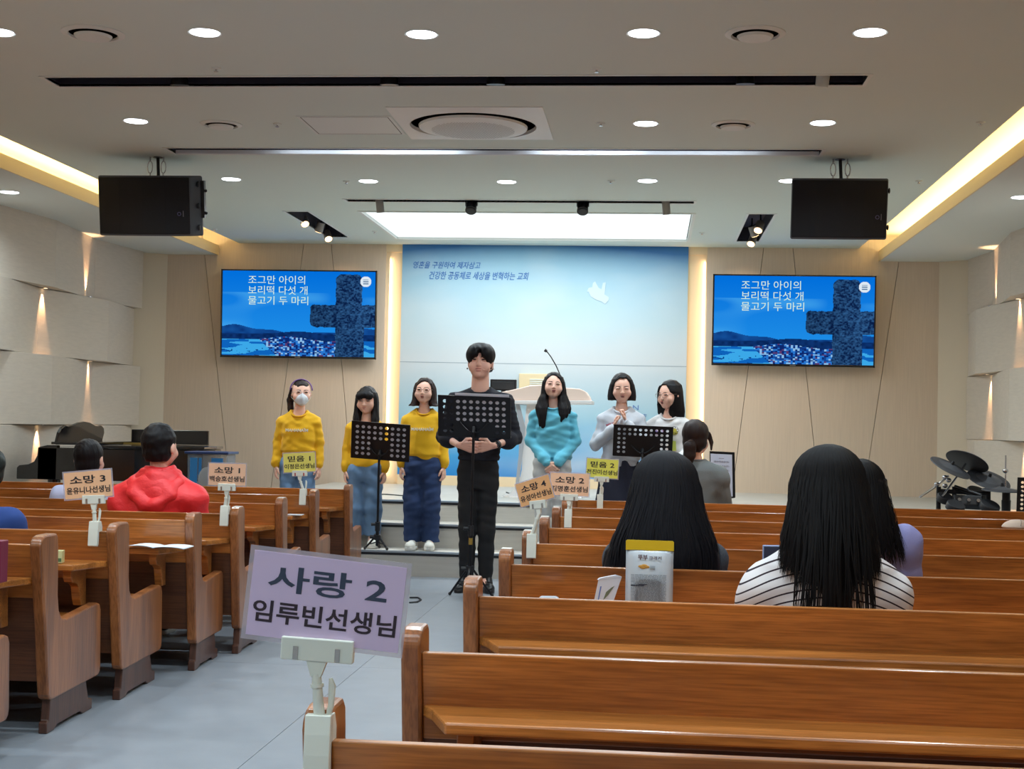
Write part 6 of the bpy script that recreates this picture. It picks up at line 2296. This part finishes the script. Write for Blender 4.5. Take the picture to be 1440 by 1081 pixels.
def short_hair(f, M, seed, r=(.090, .108, .096), low=-.055):
    H = f['H']
    S_ = hair_grid(H, f['zc'] + .0, w=.14, step=.0045)
    hair_cap(S_, H, r=r, open_=((0, -.125, -.04), (.075, .085, .110)))
    S_.ell(H(0, .02, -.150), v3(.14, .14, .075) * H.k, .012, 'sub', H.ax())
    for s_ in (-1, 1): S_.ell(H(s_ * .088, -.012, -.025), v3(.022, .032, .042) * H.k, .006, 'sub', H.ax())
    S_.noise(.0018, (110, 110, 60), seed, 7)
    return S_.mesh('hair', M, f['t'])


short_hair(f, M_hair, 17, r=(.094, .112, .100))

# boy in white
f = seat_frame('boy with short black hair in pale lilac shirt behind the number 3 card', 129, 620.5, 8.30, .200, sw=.16, xs=1.18, hair_h=.015, skin=M_skin2)
seat_top(f, mat('lilac_white_cotton', (196, 200, 232), .85), r=(.066, .06, .05), seed=131, name='shirt')
seat_trousers(f, M_blkt)
short_hair(f, M_hair, 18, r=(.092, .110, .098))
# blue sleeve at the left edge
f = seat_frame('person in royal blue top at the left picture edge, only a shoulder in view', -32, 622, 6.0, .215, sw=.165, hair_h=.015)
seat_top(f, mat('royal_blue_cotton', (30, 62, 128), .85), r=(.070, .064, .05), seed=141, name='shirt')
seat_trousers(f, M_jeand)
short_hair(f, M_hair, 19)
f = seat_frame('person in black top and mask barely in view at the left edge, farther back', -17, 632, 8.22, .225, sw=.15, rz=PI, hyaw=1.2, hair_h=.015)
seat_top(f, M_blk, seed=151, name='shirt')
seat_trousers(f, M_jeand)
short_hair(f, mat('green_black_hair', (24, 36, 32), .5), 20)
H = f['H']
S_ = SDF(H.c - .14, H.c + .14, .006)
A = H.ax()
S_.ell(H(0, -.05, -.045), v3(.068, .060, .055) * H.k, 0, 'add', A).ell(H(0, .03, -.04), v3(.10, .062, .14) * H.k, .004, 'sub', A)
S_.mesh('face_mask', mat('mask_pink', (226, 200, 196), .7), f['t'])

# beige cap on a far right pew
p = at(1433, 742, Y=7.98)
t = thing('beige_cap', 'beige cap lying at the top of a pew at the right picture edge', 'cap', (p.x, 8.02, .70))
S_ = SDF((-.12, -.12, -.02), (.12, .12, .10), .006)
S_.ell((0, 0, -.01), (.085, .075, .055), 0)
S_.F = np.maximum(S_.F, -S_.z[None, None, :] - .002).astype(np.float32)
S_.mesh('crown', mat('cap_beige', (206, 186, 170), .85), t)
MB().tube([(-.0 + .01 * math.sin(a), -.077 * math.cos(a), .047 * math.sin(a + .3)) for a in [i * .25 for i in range(6)]], .0015, 5).build('seam', mat('seam_brown', (130, 108, 96), .8), t)

# phone glimpsed beside the striped woman
p = at(1091, 785, Y=4.94)
t = thing('phone', 'dark phone with a pale blue rim standing on the shelf left of the striped woman', 'phone', (p.x, 4.95, shz + .001), .1)
hgt = at(1085, 767, Y=4.94).z - shz
MB().box(-.045, .045, -.004, .004, 0, hgt).build('rim', mat('phone_rim', (150, 170, 210), .3), t, bev=.002)
MB().box(-.041, .041, -.005, -.004, .005, hgt - .005).build('screen', mat('phone_dark', (26, 32, 60), .15), t)
